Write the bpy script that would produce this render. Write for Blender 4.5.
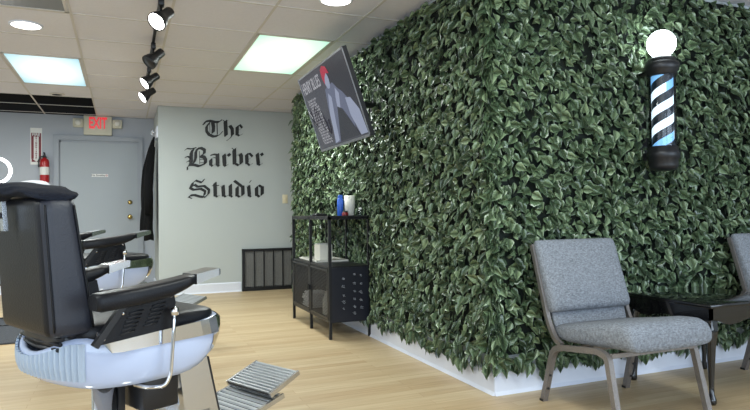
import bpy, bmesh, math, random
from mathutils import Vector, Matrix
random.seed(7)
PI = math.pi
sc = bpy.context.scene
for o in list(bpy.data.objects):
    bpy.data.objects.remove(o)

# ------------------------------------------------------------------ camera
CAM_LOC = Vector((-1.7967, -2.6933, 0.9567))
YAW, PITCH, ROLL = 0.3957, 0.0144, -0.0120
fw = Vector((math.sin(YAW)*math.cos(PITCH), math.cos(YAW)*math.cos(PITCH), math.sin(PITCH)))
rt = Vector((math.cos(YAW), -math.sin(YAW), 0))
up = rt.cross(fw)
rt2 = rt*math.cos(ROLL) + up*math.sin(ROLL)
up2 = up*math.cos(ROLL) - rt*math.sin(ROLL)
cam_data = bpy.data.cameras.new('camera')
cam_data.sensor_width = 36
cam_data.lens = 603.5/750*36
cam = bpy.data.objects.new('camera', cam_data)
sc.collection.objects.link(cam)
M = Matrix((rt2, up2, -fw)).transposed().to_4x4()
M.translation = CAM_LOC
cam.matrix_world = M
sc.camera = cam

# ------------------------------------------------------------------ world, daylight, exposure
W = bpy.data.worlds.new('world'); sc.world = W; W.use_nodes = True
W.node_tree.nodes['Background'].inputs[0].default_value = (0.75, 0.87, 1.0, 1)
W.node_tree.nodes['Background'].inputs[1].default_value = 1.0
sc.view_settings.view_transform = 'Standard'
sc.view_settings.look = 'None'
sc.view_settings.gamma = 1
sc.view_settings.use_curve_mapping = False
sc.view_settings.exposure = 0.14

def area(name, loc, rot, sx, sy, power, color):
    l = bpy.data.lights.new(name, 'AREA'); l.shape = 'RECTANGLE'; l.size = sx; l.size_y = sy
    l.energy = power; l.color = color
    o = bpy.data.objects.new(name, l); o.location = loc; o.rotation_euler = rot
    sc.collection.objects.link(o); return o
# daylight entering through the two shop windows behind the camera
area('window_and_fill_light', (-2.6, -4.36, 1.30), (PI/2, 0, 0), 4.0, 1.75, 78, (0.66, 0.82, 1.0))
area('window_and_fill_light', (1.9, -4.36, 1.30), (PI/2, 0, 0), 3.4, 1.75, 80, (0.68, 0.83, 1.0))
area('window_and_fill_light', (-5.11, -.9, 1.30), (0, -PI/2, 0), 1.75, 3.6, 14, (0.85, 0.93, 1.0))  # added side light, no known window; brightens ceiling, leaf wall and back

# ------------------------------------------------------------------ materials
def nodes(name):
    m = bpy.data.materials.new(name); m.use_nodes = True
    nt = m.node_tree; return m, nt, nt.nodes['Principled BSDF']
def lin(c):
    return tuple(((v/255)/12.92 if v <= 10 else (((v/255)+.055)/1.055)**2.4) for v in c)
def mat(name, rgb, rough=.5, metal=0, var=.06, scale=20, bump=0, bscale=None, spec=.5, coat=0, emit=None, es=0):
    """rgb in 0..255 display values; a noise gives gentle variation"""
    m, nt, b = nodes(name)
    c = lin(rgb)
    tc = nt.nodes.new('ShaderNodeTexCoord')
    n = nt.nodes.new('ShaderNodeTexNoise'); n.inputs['Scale'].default_value = scale
    n.inputs['Detail'].default_value = 3
    nt.links.new(tc.outputs['Object'], n.inputs['Vector'])
    mx = nt.nodes.new('ShaderNodeMix'); mx.data_type = 'RGBA'
    mx.inputs['A'].default_value = tuple(v*(1-var) for v in c)+(1,)
    mx.inputs['B'].default_value = tuple(min(1, v*(1+var)) for v in c)+(1,)
    nt.links.new(n.outputs['Fac'], mx.inputs['Factor'])
    nt.links.new(mx.outputs['Result'], b.inputs['Base Color'])
    b.inputs['Roughness'].default_value = rough
    b.inputs['Metallic'].default_value = metal
    b.inputs['Specular IOR Level'].default_value = spec
    b.inputs['Coat Weight'].default_value = coat
    if bump:
        n2 = nt.nodes.new('ShaderNodeTexNoise'); n2.inputs['Scale'].default_value = bscale or scale
        nt.links.new(tc.outputs['Object'], n2.inputs['Vector'])
        bp = nt.nodes.new('ShaderNodeBump'); bp.inputs['Strength'].default_value = bump
        bp.inputs['Distance'].default_value = .01
        nt.links.new(n2.outputs['Fac'], bp.inputs['Height'])
        nt.links.new(bp.outputs['Normal'], b.inputs['Normal'])
    if emit:
        b.inputs['Emission Color'].default_value = lin(emit)+(1,)
        b.inputs['Emission Strength'].default_value = es
    return m

def floor_mat():
    m, nt, b = nodes('maple_strip_floor')
    tc = nt.nodes.new('ShaderNodeTexCoord')
    br = nt.nodes.new('ShaderNodeTexBrick')
    br.offset = .37; br.inputs['Scale'].default_value = 1
    br.inputs['Brick Width'].default_value = .95; br.inputs['Row Height'].default_value = .066
    br.inputs['Mortar Size'].default_value = .0012; br.inputs['Mortar Smooth'].default_value = .4
    br.inputs['Color1'].default_value = lin((202, 182, 146))+(1,)
    br.inputs['Color2'].default_value = lin((186, 161, 124))+(1,)
    br.inputs['Mortar'].default_value = lin((168, 136, 98))+(1,)
    nt.links.new(tc.outputs['Object'], br.inputs['Vector'])
    mp = nt.nodes.new('ShaderNodeMapping'); mp.inputs['Scale'].default_value = (1.6, 26, 1)
    nt.links.new(tc.outputs['Object'], mp.inputs['Vector'])
    n = nt.nodes.new('ShaderNodeTexNoise'); n.inputs['Scale'].default_value = 2.2; n.inputs['Detail'].default_value = 5
    nt.links.new(mp.outputs['Vector'], n.inputs['Vector'])
    rp = nt.nodes.new('ShaderNodeValToRGB')
    rp.color_ramp.elements[0].position = .3; rp.color_ramp.elements[0].color = (.72, .68, .62, 1)
    rp.color_ramp.elements[1].position = .65; rp.color_ramp.elements[1].color = (1, 1, 1, 1)
    nt.links.new(n.outputs['Fac'], rp.inputs['Fac'])
    mx = nt.nodes.new('ShaderNodeMix'); mx.data_type = 'RGBA'; mx.blend_type = 'MULTIPLY'
    mx.inputs['Factor'].default_value = .6
    nt.links.new(br.outputs['Color'], mx.inputs['A']); nt.links.new(rp.outputs['Color'], mx.inputs['B'])
    nt.links.new(mx.outputs['Result'], b.inputs['Base Color'])
    b.inputs['Roughness'].default_value = .42
    return m

def leaf_mat():
    m, nt, b = nodes('glossy_artificial_leaf')
    uv = nt.nodes.new('ShaderNodeUVMap')
    sp = nt.nodes.new('ShaderNodeSeparateXYZ'); nt.links.new(uv.outputs['UV'], sp.inputs['Vector'])
    def math_(op, a, c=None, clamp=False):
        n = nt.nodes.new('ShaderNodeMath'); n.operation = op; n.use_clamp = clamp
        for i, v in enumerate((a, c)):
            if v is None: continue
            if isinstance(v, (int, float)): n.inputs[i].default_value = v
            else: nt.links.new(v, n.inputs[i])
        return n.outputs[0]
    au = math_('ABSOLUTE', math_('SUBTRACT', sp.outputs['X'], .5))
    mid = math_('LESS_THAN', au, .035)
    w = math_('FRACT', math_('MULTIPLY', math_('SUBTRACT', sp.outputs['Y'], math_('MULTIPLY', au, .9)), 5.0))
    vein = math_('LESS_THAN', w, .16)
    vv = math_('MAXIMUM', mid, vein)
    at = nt.nodes.new('ShaderNodeAttribute'); at.attribute_name = 'leaf_tone'
    rp = nt.nodes.new('ShaderNodeValToRGB')
    e = rp.color_ramp.elements
    e[0].position = 0; e[0].color = lin((40, 58, 36))+(1,)
    e[1].position = 1; e[1].color = lin((126, 145, 108))+(1,)
    k = e.new(.55); k.color = lin((80, 102, 70))+(1,)
    nt.links.new(at.outputs['Fac'], rp.inputs['Fac'])
    mx = nt.nodes.new('ShaderNodeMix'); mx.data_type = 'RGBA'
    nt.links.new(math_('MULTIPLY', vv, .38), mx.inputs['Factor'])
    nt.links.new(rp.outputs['Color'], mx.inputs['A']); mx.inputs['B'].default_value = lin((158, 176, 150))+(1,)
    nt.links.new(mx.outputs['Result'], b.inputs['Base Color'])
    b.inputs['Roughness'].default_value = .3
    b.inputs['Specular IOR Level'].default_value = .75
    return m

def perforated_mat(name, rgb, sx, hole=.3):
    """sheet metal pierced by a grid of round holes"""
    m, nt, b = nodes(name)
    b.inputs['Base Color'].default_value = lin(rgb)+(1,); b.inputs['Roughness'].default_value = .45
    b.inputs['Metallic'].default_value = .3
    tc = nt.nodes.new('ShaderNodeTexCoord')
    v = nt.nodes.new('ShaderNodeTexVoronoi'); v.inputs['Scale'].default_value = sx; v.inputs['Randomness'].default_value = 0
    mpp = nt.nodes.new('ShaderNodeMapping'); mpp.inputs['Scale'].default_value = (0, 1, 1)
    nt.links.new(tc.outputs['Object'], mpp.inputs['Vector']); nt.links.new(mpp.outputs['Vector'], v.inputs['Vector'])
    lt = nt.nodes.new('ShaderNodeMath'); lt.operation = 'LESS_THAN'; lt.inputs[1].default_value = hole
    nt.links.new(v.outputs['Distance'], lt.inputs[0])
    tr = nt.nodes.new('ShaderNodeBsdfTransparent'); ms = nt.nodes.new('ShaderNodeMixShader')
    nt.links.new(lt.outputs[0], ms.inputs[0]); nt.links.new(b.outputs[0], ms.inputs[1]); nt.links.new(tr.outputs[0], ms.inputs[2])
    nt.links.new(ms.outputs[0], nt.nodes['Material Output'].inputs['Surface'])
    return m

def clear_mat(name):
    m, nt, b = nodes(name)
    gl = nt.nodes.new('ShaderNodeBsdfGlossy'); gl.inputs['Roughness'].default_value = .03
    tr = nt.nodes.new('ShaderNodeBsdfTransparent'); tr.inputs[0].default_value = (.93, .97, .98, 1)
    fr = nt.nodes.new('ShaderNodeFresnel'); fr.inputs[0].default_value = 1.5
    ms = nt.nodes.new('ShaderNodeMixShader')
    nt.links.new(fr.outputs[0], ms.inputs[0]); nt.links.new(tr.outputs[0], ms.inputs[1]); nt.links.new(gl.outputs[0], ms.inputs[2])
    nt.links.new(ms.outputs[0], nt.nodes['Material Output'].inputs['Surface'])
    return m

def glow_mat(name, rgb, strength, base=(235, 235, 235)):
    return mat(name, base, .4, emit=rgb, es=strength, var=.01)

def fabric_mat(name, rgb, var=.22, scale=260):
    m, nt, b = nodes(name)
    tc = nt.nodes.new('ShaderNodeTexCoord')
    res = []
    for s in ((1, 1, 7), (7, 1, 1), (1, 7, 1)):
        mp = nt.nodes.new('ShaderNodeMapping'); mp.inputs['Scale'].default_value = s
        n = nt.nodes.new('ShaderNodeTexNoise'); n.inputs['Scale'].default_value = scale/4; n.inputs['Detail'].default_value = 2
        nt.links.new(tc.outputs['Object'], mp.inputs['Vector']); nt.links.new(mp.outputs['Vector'], n.inputs['Vector'])
        res.append(n.outputs['Fac'])
    a = nt.nodes.new('ShaderNodeMath'); a.operation = 'ADD'; nt.links.new(res[0], a.inputs[0]); nt.links.new(res[1], a.inputs[1])
    a2 = nt.nodes.new('ShaderNodeMath'); a2.operation = 'ADD'; nt.links.new(a.outputs[0], a2.inputs[0]); nt.links.new(res[2], a2.inputs[1])
    mr = nt.nodes.new('ShaderNodeMapRange'); mr.inputs['From Min'].default_value = 1.2; mr.inputs['From Max'].default_value = 1.8
    nt.links.new(a2.outputs[0], mr.inputs['Value'])
    c = lin(rgb); mx = nt.nodes.new('ShaderNodeMix'); mx.data_type = 'RGBA'
    mx.inputs['A'].default_value = tuple(v*(1-var*1.6) for v in c)+(1,); mx.inputs['B'].default_value = tuple(min(1, v*(1+var*1.6)) for v in c)+(1,)
    nt.links.new(mr.outputs[0], mx.inputs['Factor']); nt.links.new(mx.outputs['Result'], b.inputs['Base Color'])
    bp = nt.nodes.new('ShaderNodeBump'); bp.inputs['Strength'].default_value = .35; bp.inputs['Distance'].default_value = .004
    nt.links.new(a2.outputs[0], bp.inputs['Height']); nt.links.new(bp.outputs['Normal'], b.inputs['Normal'])
    b.inputs['Roughness'].default_value = .92; b.inputs['Specular IOR Level'].default_value = .2
    return m

WALLM = mat('light_grey_wall_paint', (180, 186, 185), .65, var=.02, scale=2, bump=.05, bscale=120)
WALLD = mat('blue_grey_wall_paint', (168, 173, 182), .65, var=.02, scale=2)
DOORM = mat('grey_door_paint', (156, 163, 170), .5, var=.02, scale=3)
TRIMG = mat('grey_trim_paint', (150, 156, 165), .5, var=.02)
WHITE = mat('white_trim_paint', (220, 224, 235), .45, var=.02)
FLOOR = floor_mat()
TILE = mat('mineral_ceiling_tile', (222, 220, 227), .9, var=.05, scale=60, bump=.25, bscale=220)
TBAR = mat('ceiling_grid_white', (204, 199, 193), .5, var=.02)
DARKV = mat('dark_plenum', (34, 34, 38), .9)
SMOKE = mat('grey_translucent_diffuser', (120, 120, 116), .25, var=.05, scale=4)
LEAF = leaf_mat()
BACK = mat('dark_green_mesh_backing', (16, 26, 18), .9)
BLACKM = mat('black_powder_coat', (26, 27, 30), .42, .2, var=.1)
BLKP = mat('black_plastic', (24, 24, 27), .38, var=.1)
VINYL = mat('black_vinyl', (15, 16, 21), .42, var=.08, scale=12, bump=.12, bscale=160, spec=.28)
VINYL2 = mat('paler_side_vinyl', (38, 40, 49), .45, var=.08, scale=12, bump=.12, bscale=160)
CHROME = mat('polished_chrome', (222, 222, 224), .09, 1.0, var=.02)
TIPC = mat('satin_chrome', (232, 232, 235), .2, 1.0, var=.02)
SLAT = mat('matte_aluminium_slat', (188, 192, 196), .38, .85, var=.05)
DARKM = mat('dark_gap_metal', (60, 62, 66), .5, .5)
CHROMEB = mat('brushed_aluminium', (205, 207, 210), .26, 1.0, var=.05, scale=50)
SHELL = mat('white_gloss_fibreglass', (184, 196, 222), .16, var=.01, coat=.5)
SHELLR = mat('pale_grey_ribbed_plastic', (172, 186, 202), .45, var=.03)
LACQ = mat('black_lacquer', (14, 14, 16), .14, var=.1, coat=.6)
TWEED = fabric_mat('grey_blue_tweed', (126, 130, 136))
HAMMER = mat('hammered_bronze_metal', (134, 128, 124), .36, .6, var=.25, scale=160, bump=.3, bscale=200)
BLACKC = fabric_mat('black_cotton', (10, 11, 13), .25, 200)
TOWELB = fabric_mat('charcoal_towel', (22, 26, 36), .3, 300)
TOWELW = fabric_mat('white_towel', (235, 235, 236), .05, 300)
INK = mat('satin_black_lettering', (6, 6, 7), .5, var=.1)
RED = mat('red_enamel', (168, 32, 36), .3, var=.05)
MAROON = mat('maroon_sign_print', (120, 30, 44), .5, var=.04)
PAPER = mat('white_sign_plastic', (225, 225, 222), .45, var=.02)
BEIGE = mat('beige_plastic', (206, 202, 184), .5, var=.03)
BRASS = mat('polished_brass', (206, 178, 112), .22, 1.0, var=.05)
ALMOND = mat('almond_plastic', (222, 212, 180), .4, var=.03)
RUBBER = mat('black_rubber_mat', (50, 53, 60), .75, var=.18, scale=60, bump=.4, bscale=300)
CLEAR = clear_mat('clear_acrylic')
PERF = perforated_mat('perforated_black_sheet', (46, 47, 50), 90, .42)
MESHG = mat('woven_grey_wicker', (118, 118, 116), .7, var=.35, scale=90)
BLUEP = mat('blue_plastic', (40, 92, 190), .35, var=.05)
CREAM = mat('cream_plastic', (226, 224, 214), .4, var=.03)
REDP = mat('dark_red_plastic', (120, 26, 30), .35, var=.05)
SILV = mat('silver_bezel', (150, 152, 158), .3, .7, var=.03)

# ------------------------------------------------------------------ mesh helper
class MB:
    def __init__(s): s.bm = bmesh.new()
    def _mat(s, faces, mi, sm):
        for f in faces: f.material_index = mi; f.smooth = sm
    def poly(s, pts, mi=0, sm=False):
        vs = [s.bm.verts.new(p) for p in pts]
        f = s.bm.faces.new(vs); f.material_index = mi; f.smooth = sm; return f
    def box(s, a, b, mi=0, bev=0, seg=2, rot=None, sm=None):
        a = Vector(a); b = Vector(b); c = (a+b)/2; d = b-a
        t = bmesh.new(); bmesh.ops.create_cube(t, size=1)
        bmesh.ops.scale(t, vec=(abs(d.x), abs(d.y), abs(d.z)), verts=t.verts)
        if bev: bmesh.ops.bevel(t, geom=list(t.edges), offset=bev, segments=seg, profile=.5, affect='EDGES')
        X = Matrix.Translation(c) @ (rot.to_4x4() if rot else Matrix())
        s._merge(t, X, mi, bool(bev) if sm is None else sm)
    def _merge(s, t, X, mi, sm):
        mp = {}
        for v in t.verts: mp[v] = s.bm.verts.new(X @ v.co)
        for f in t.faces:
            try: g = s.bm.faces.new([mp[v] for v in f.verts])
            except ValueError: continue
            g.material_index = mi; g.smooth = sm
        t.free()
    def loft(s, rings, mi=0, caps=True, closed=True, sm=True, loop=False):
        R = [[s.bm.verts.new(p) for p in r] for r in rings]
        n = len(R[0]); fs = []
        pairs = list(zip(R[:-1], R[1:])) + ([(R[-1], R[0])] if loop else [])
        for A, B in pairs:
            for i in range(n if closed else n-1):
                j = (i+1) % n
                f = s.bm.faces.new((A[i], A[j], B[j], B[i])); f.material_index = mi; f.smooth = sm; fs.append(f)
        if caps and closed and not loop:
            for r in (list(reversed(R[0])), R[-1]):
                f = s.bm.faces.new(r); f.material_index = mi
        return fs
    def tube(s, pts, r, n=10, mi=0, caps=True, square=False, loop=False, flat=1.0):
        pts = [Vector(p) for p in pts]; m = len(pts)
        rr = r if isinstance(r, (list, tuple)) else [r]*m
        rings = []; prev = None
        for i, p in enumerate(pts):
            if loop: d = pts[(i+1) % m]-pts[i-1]
            else: d = pts[min(i+1, m-1)]-pts[max(i-1, 0)]
            d.normalize()
            if prev is None:
                h = Vector((0, 0, 1)) if abs(d.z) < .9 else Vector((1, 0, 0))
                u = d.cross(h).normalized()
            else:
                u = (prev - d*prev.dot(d)).normalized()
            prev = u; v = d.cross(u)
            if square:
                q = [(1, 1), (-1, 1), (-1, -1), (1, -1)]
                rings.append([p+u*a*rr[i]+v*b*rr[i]*flat for a, b in q])
            else:
                rings.append([p+u*math.cos(2*PI*k/n)*rr[i]+v*math.sin(2*PI*k/n)*rr[i]*flat for k in range(n)])
        s.loft(rings, mi, caps, True, not square, loop)
    def lathe(s, prof, c=(0, 0, 0), axis=(0, 0, 1), n=24, mi=0, caps=True):
        ax = Vector(axis).normalized(); h = Vector((0, 0, 1)) if abs(ax.z) < .9 else Vector((1, 0, 0))
        u = ax.cross(h).normalized(); v = ax.cross(u); c = Vector(c)
        s.loft([[c+ax*z+u*math.cos(2*PI*k/n)*max(r, 1e-4)+v*math.sin(2*PI*k/n)*max(r, 1e-4) for k in range(n)] for r, z in prof], mi, caps)
    def prism(s, poly, off, mi=0):
        """extrude the 3D polygon by the vector off"""
        off = Vector(off); A = [Vector(p) for p in poly]
        va = [s.bm.verts.new(p) for p in A]; vb = [s.bm.verts.new(p+off) for p in A]
        n = len(A); s.bm.faces.new(va).material_index = mi; s.bm.faces.new(list(reversed(vb))).material_index = mi
        for i in range(n):
            s.bm.faces.new((va[i], vb[i], vb[(i+1) % n], va[(i+1) % n])).material_index = mi
    def build(s, name, mats, parent=None, loc=None, fix=True, bevel=0):
        if fix: bmesh.ops.recalc_face_normals(s.bm, faces=s.bm.faces)
        me = bpy.data.meshes.new(name); s.bm.to_mesh(me); s.bm.free()
        for m in (mats if isinstance(mats, (list, tuple)) else [mats]): me.materials.append(m)
        o = bpy.data.objects.new(name, me); sc.collection.objects.link(o)
        if parent: o.parent = parent
        if loc: o.location = loc
        if bevel:
            b = o.modifiers.new('bevel', 'BEVEL'); b.width = bevel; b.segments = 2; b.limit_method = 'ANGLE'
            for p in me.polygons: p.use_smooth = True
            b.harden_normals = False
        return o

def tag(o, label, cat, group=None, kind=None):
    if label: o['label'] = label
    if cat: o['category'] = cat
    if group: o['group'] = group
    if kind: o['kind'] = kind
    return o
def thing(name, loc, label, cat, group=None, rz=0):
    o = bpy.data.objects.new(name, None); o.empty_display_size = .05
    sc.collection.objects.link(o); o.location = loc; o.rotation_euler = (0, 0, rz)
    return tag(o, label, cat, group)
def struct(mb, name, mats, label=None, **k):
    o = mb.build(name, mats, **k); o['kind'] = 'structure'
    if label: o['label'] = label
    return o
def copy_tree(o, parent=None):
    c = o.copy(); sc.collection.objects.link(c)
    if parent: c.parent = parent
    for ch in list(o.children): copy_tree(ch, c)
    return c
def simple(mb, name, mats, label, cat, group=None, **k):
    return tag(mb.build(name, mats, **k), label, cat, group)
def V(*a): return Vector(a)

# ------------------------------------------------------------------ the room
H = 2.2896; T = .6096; GX = -2.1055; GY = 2.9153
XL = GX-5*T; XR = GX+10*T; YF = GY-12*T; YB = 6.08; YT = 5.0
m = MB(); m.box((XL-.1, YF-.1, -.05), (XR+.1, YB+.1, 0)); struct(m, 'floor', FLOOR)
# ceiling: tiles cell by cell, leaving out light panels and the missing tiles
skip = {(-4, 1), (-4, 2), (-3, -6), (-3, -5), (2, -8), (2, -7), (-1, 0), (-1, 1), (2, -2), (2, -1), (-1, -4), (-1, -3)}
for i in range(-5, 0):
    for j in (3, 4, 5): skip.add((i, j))
m = MB()
for i in range(-5, 10):
    for j in range(-12, 6):
        if (i, j) in skip: continue
        x0, y0 = GX+i*T, GY+j*T
        m.box((x0+.004, y0+.004, H+.003), (x0+T-.004, y0+T-.004, H+.02))
cl = struct(m, 'ceiling', TILE)
m = MB()
pairs_ = {frozenset(p) for p in (((-1, 0), (-1, 1)), ((2, -2), (2, -1)), ((-1, -4), (-1, -3)), ((-4, 1), (-4, 2)), ((-3, -6), (-3, -5)), ((2, -8), (2, -7)))}
for i in range(-5, 11): m.box((GX+i*T-.008, YF, H-.001), (GX+i*T+.008, YB, H+.004))
for j in range(-12, 6):
    for i in range(-5, 10):
        if frozenset(((i, j-1), (i, j))) in pairs_: continue
        m.box((GX+i*T+.008, GY+j*T-.008, H-.0005), (GX+(i+1)*T-.008, GY+j*T+.008, H+.0045))
struct(m, 'trim_1', TBAR, 'thin white metal grid holding the ceiling tiles')
m = MB()   # dark space above the missing tiles
x0, y0 = XL, GY+3*T
m.box((x0, y0, H+.35), (GX, YB, H+.37)); m.box((x0, y0-.02, H+.02), (GX, y0, H+.37)); m.box((GX, y0, H+.02), (GX+.02, YB, H+.37))
m.box((x0, YB-.01, H-.001), (GX, YB+.02, H+.37)); m.box((x0-.02, y0, H+.0), (x0, YB, H+.37))
struct(m, 'trim_2', DARKV, 'dark open space above the missing ceiling tiles')
m = MB(); m.box((XL-.1, YB, 0), (-1.4, YB+.1, H)); struct(m, 'wall_rear', WALLD)
m = MB(); m.box((-1.4, YT, 0), (XR, YB+.1, H)); struct(m, 'wall_back', WALLM)
m = MB()
for lo, hi, y0_, y1_ in ((0, H, YF, -2.7), (0, H, .9, YB), (0, .42, -2.7, .9), (2.17, H, -2.7, .9)): m.box((XL-.1, y0_, lo), (XL, y1_, hi))  # opening made for the added side light
struct(m, 'wall_left', WALLM)
m = MB(); m.box((XR, YF, 0), (XR+.1, YB, H)); struct(m, 'wall_side', WALLM)
m = MB(); m.box((0, 0, 0), (XR, 3.85, H)); struct(m, 'wall_right', WALLM)
m = MB()   # shop front with two big window openings
wins = ((-4.6, -.6, .42, 2.17), (.2, 3.6, .42, 2.17))
m.box((XL-.1, YF-.1, 0), (XR+.1, YF, .42)); m.box((XL-.1, YF-.1, 2.17), (XR+.1, YF, H))
for a, b in ((XL-.1, -4.6), (-.6, .2), (3.6, XR+.1)): m.box((a, YF-.1, .42), (b, YF, 2.17))
struct(m, 'wall_front', WALLM)
for k, (a, b, c, d) in enumerate(wins):
    m = MB()
    for q in (a+.02, (a+b)/2, b-.02): m.box((q-.02, YF-.07, c), (q+.02, YF-.03, d))
    for q in (c+.02, d-.02): m.box((a, YF-.07, q-.02), (b, YF-.03, q+.02))
    f = struct(m, 'window_%d' % (k+1), BLACKM)
def baseboard(name, a, b, n, h=.125, lab=None, t=.014):
    a = V(*a, 0); b = V(*b, 0); n = V(*n, 0)*t
    m = MB(); q = n*1.9
    m.prism([a, a+n, a+n+V(0, 0, h-.012), a+V(0, 0, h)], b-a)
    m.prism([a+n, a+q, a+n+V(0, 0, .018)], b-a)
    return struct(m, name, WHITE, lab)
baseboard('baseboard_right', (0, -.013), (0, 3.85), (-1, 0), .13)
baseboard('baseboard_front', (-.013, 0), (XR, 0), (0, -1), .13)
baseboard('baseboard_back', (-1.4, YT), (-.425, YT), (0, -1), .12)
baseboard('baseboard_return', (-1.4, YT), (-1.4, YB), (-1, 0), .12)
baseboard('baseboard_rear', (XL, YB), (-2.63, YB), (0, -1), .12)

# door
m = MB()
for a, b in (((-2.625, 0), (-2.545, 1.95)), ((-1.615, 0), (-1.535, 1.95))):
    m.box((a[0], YB-.03, a[1]), (b[0], YB, b[1])); m.box((a[0]+.012, YB-.045, 0), (b[0]-.012, YB-.03, 1.962))
m.box((-2.625, YB-.03, 1.95), (-1.535, YB, 2.03)); m.box((-2.613, YB-.046, 1.962), (-1.547, YB-.03, 2.018))
struct(m, 'trim_3', TRIMG, 'grey moulding around the grey door')
m = MB(); m.box((-2.545, YB-.028, .01), (-1.615, YB-.002, 1.95))
m.box((-2.55, YB-.03, 1.93), (-1.61, YB-.022, 1.952), mi=1); m.box((-2.55, YB-.03, 0.01), (-2.53, YB-.022, 1.952), mi=1)
d = struct(m, 'door_1', [DOORM, TRIMG], 'plain grey painted door under the exit sign')
m = MB(); m.lathe([(.032, 0), (.032, .006), (.013, .01), (.013, .03), (.026, .038), (.03, .052), (.024, .066), (.003, .07)], (-1.71, YB-.028, .955), (0, -1, 0), 18)
o = m.build('door_knob', BRASS, d)
m = MB(); m.lathe([(.03, 0), (.03, .012), (.02, .018), (.02, .03), (.003, .031)], (-1.71, YB-.028, 1.15), (0, -1, 0), 18)
o = m.build('deadbolt', BRASS, d)

def text(body, size, name, m_, parent=None, mat_world=None, extrude=.0008, bold=0, align='CENTER', sx=1):
    cu = bpy.data.curves.new(name, 'FONT'); cu.body = body; cu.size = size; cu.extrude = extrude; cu.offset = bold
    cu.align_x = align; cu.align_y = 'CENTER'
    tmp = bpy.data.objects.new(name+'_src', cu); sc.collection.objects.link(tmp)
    bpy.context.view_layer.update()
    me = bpy.data.meshes.new_from_object(tmp.evaluated_get(bpy.context.evaluated_depsgraph_get()))
    bpy.data.objects.remove(tmp); bpy.data.curves.remove(cu)
    me.materials.clear(); me.materials.append(m_)
    me.transform(Matrix.Diagonal((sx, 1, 1, 1)))
    if mat_world: me.transform(mat_world)
    o = bpy.data.objects.new(name, me); sc.collection.objects.link(o)
    if parent: o.parent = parent
    return o
def facing_front(x, y, z, rz=0):   # text upright on a wall that faces -Y
    return Matrix.Translation((x, y, z)) @ Matrix.Rotation(PI/2, 4, 'X') @ Matrix.Rotation(rz, 4, 'Z')

# no smoking plate on the door
t = thing('door_sign', (-2.075, YB-.0285, 1.505), 'small white no smoking plate on the grey door', 'sign')
m = MB(); m.box((-.1, -.003, -.019), (.1, 0, .019)); m.build('plate', PAPER, t)
text('No Smoking', .033, 'lettering', INK, t, facing_front(-.018, -.0038, 0), bold=.0004)
m = MB(); m.tube([(.082+.011*math.cos(a*PI/6), -.004, .011*math.sin(a*PI/6)) for a in range(12)], .0022, 6, loop=True)
m.box((.074, -.005, -.0015), (.09, -.003, .0015)); m.build('smoking_symbol', RED, t)

# exit sign with two emergency lamps
t = thing('exit_sign', (-2.095, YB, 2.165), 'beige exit sign with red letters and two emergency lamp heads above the door', 'exit sign')
m = MB(); m.box((-.17, -.055, -.13), (.17, 0, .125), bev=.008); m.build('housing', BEIGE, t)
EXITG = glow_mat('red_exit_glow', (236, 52, 64), .55, (214, 44, 56))
text('EXIT', .205, 'exit_letters', EXITG, t, facing_front(0, -.0565, .022), extrude=.0012, bold=.006, sx=.52)
for s in (-1, 1):
    m = MB(); m.box((s*.235-.062, -.06, -.035), (s*.235+.062, -.012, .085), bev=.016); m.box((min(s*.165, s*.185), -.035, 0), (max(s*.165, s*.185), -.01, .05))
    l = m.build('emergency_lamp', BEIGE, t)
    m = MB(); m.lathe([(.034, 0), (.036, .006), (.02, .012), (.002, .013)], (s*.235, -.06, .025), (0, -1, 0), 16); m.build('lens', CREAM, l)

# fire extinguisher sign
t = thing('extinguisher_sign', (-2.815, YB, 1.87), 'tall narrow white and maroon fire extinguisher sign with a down arrow', 'sign')
m = MB(); m.box((-.066, -.003, -.235), (.066, 0, .235)); m.build('plate', PAPER, t)
m = MB(); m.box((-.056, -.005, -.16), (-.028, -.003, .17)); m.box((.028, -.005, -.16), (.056, -.003, .17))
m.box((-.052, -.005, .125), (.052, -.003, .17))
m.prism([(-.052, -.003, -.15), (-.052, -.003, -.2), (0, -.003, -.2)], (0, -.002, 0)); m.prism([(.052, -.003, -.15), (0, -.003, -.2), (.052, -.003, -.2)], (0, -.002, 0))
m.build('printed_border', MAROON, t)
text('FIRE', .05, 'lettering', PAPER, t, facing_front(0, -.0055, .147), bold=.001)
text('\n'.join('EXTINGUISHER'), .027, 'lettering', MAROON, t, facing_front(0, -.0045, .0), bold=.0016)
t = thing('fire_extinguisher', (-2.715, YB-.07, 1.40), 'red fire extinguisher with white band hanging on the rear wall', 'fire extinguisher')
m = MB(); m.lathe([(.02, 0), (.05, .006), (.054, .02), (.054, .26), (.045, .295), (.022, .312), (.02, .325)], (0, 0, 0), n=20); m.build('cylinder_body', RED, t)
m = MB(); m.lathe([(.0553, .1), (.0553, .2)], (0, 0, 0), n=20, caps=False); m.build('label_band', PAPER, t)
m = MB(); m.lathe([(.022, .32), (.02, .345)], n=12); m.box((-.012, -.04, .345), (.012, .03, .355)); m.box((-.01, -.055, .365), (.01, .03, .373), rot=Matrix.Rotation(-.25, 3, 'X')); m.box((-.02, .04, .2), (.02, .07, .34)); m.build('valve_handle', BLKP, t)
m = MB(); m.tube([(-.02, 0, .335), (-.05, -.01, .33), (-.066, -.01, .28), (-.064, -.01, .2)], .008, 8); m.build('hose', BLKP, t)

# light switch
t = thing('light_switch', (.149, YT, 1.162), 'almond light switch plate beside the leaf wall', 'light switch')
m = MB(); m.box((-.035, -.006, -.057), (.035, 0, .057), bev=.003); m.build('plate', ALMOND, t)
m = MB(); m.box((-.006, -.018, -.01), (.006, -.006, .012)); m.build('toggle', ALMOND, t)

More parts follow.
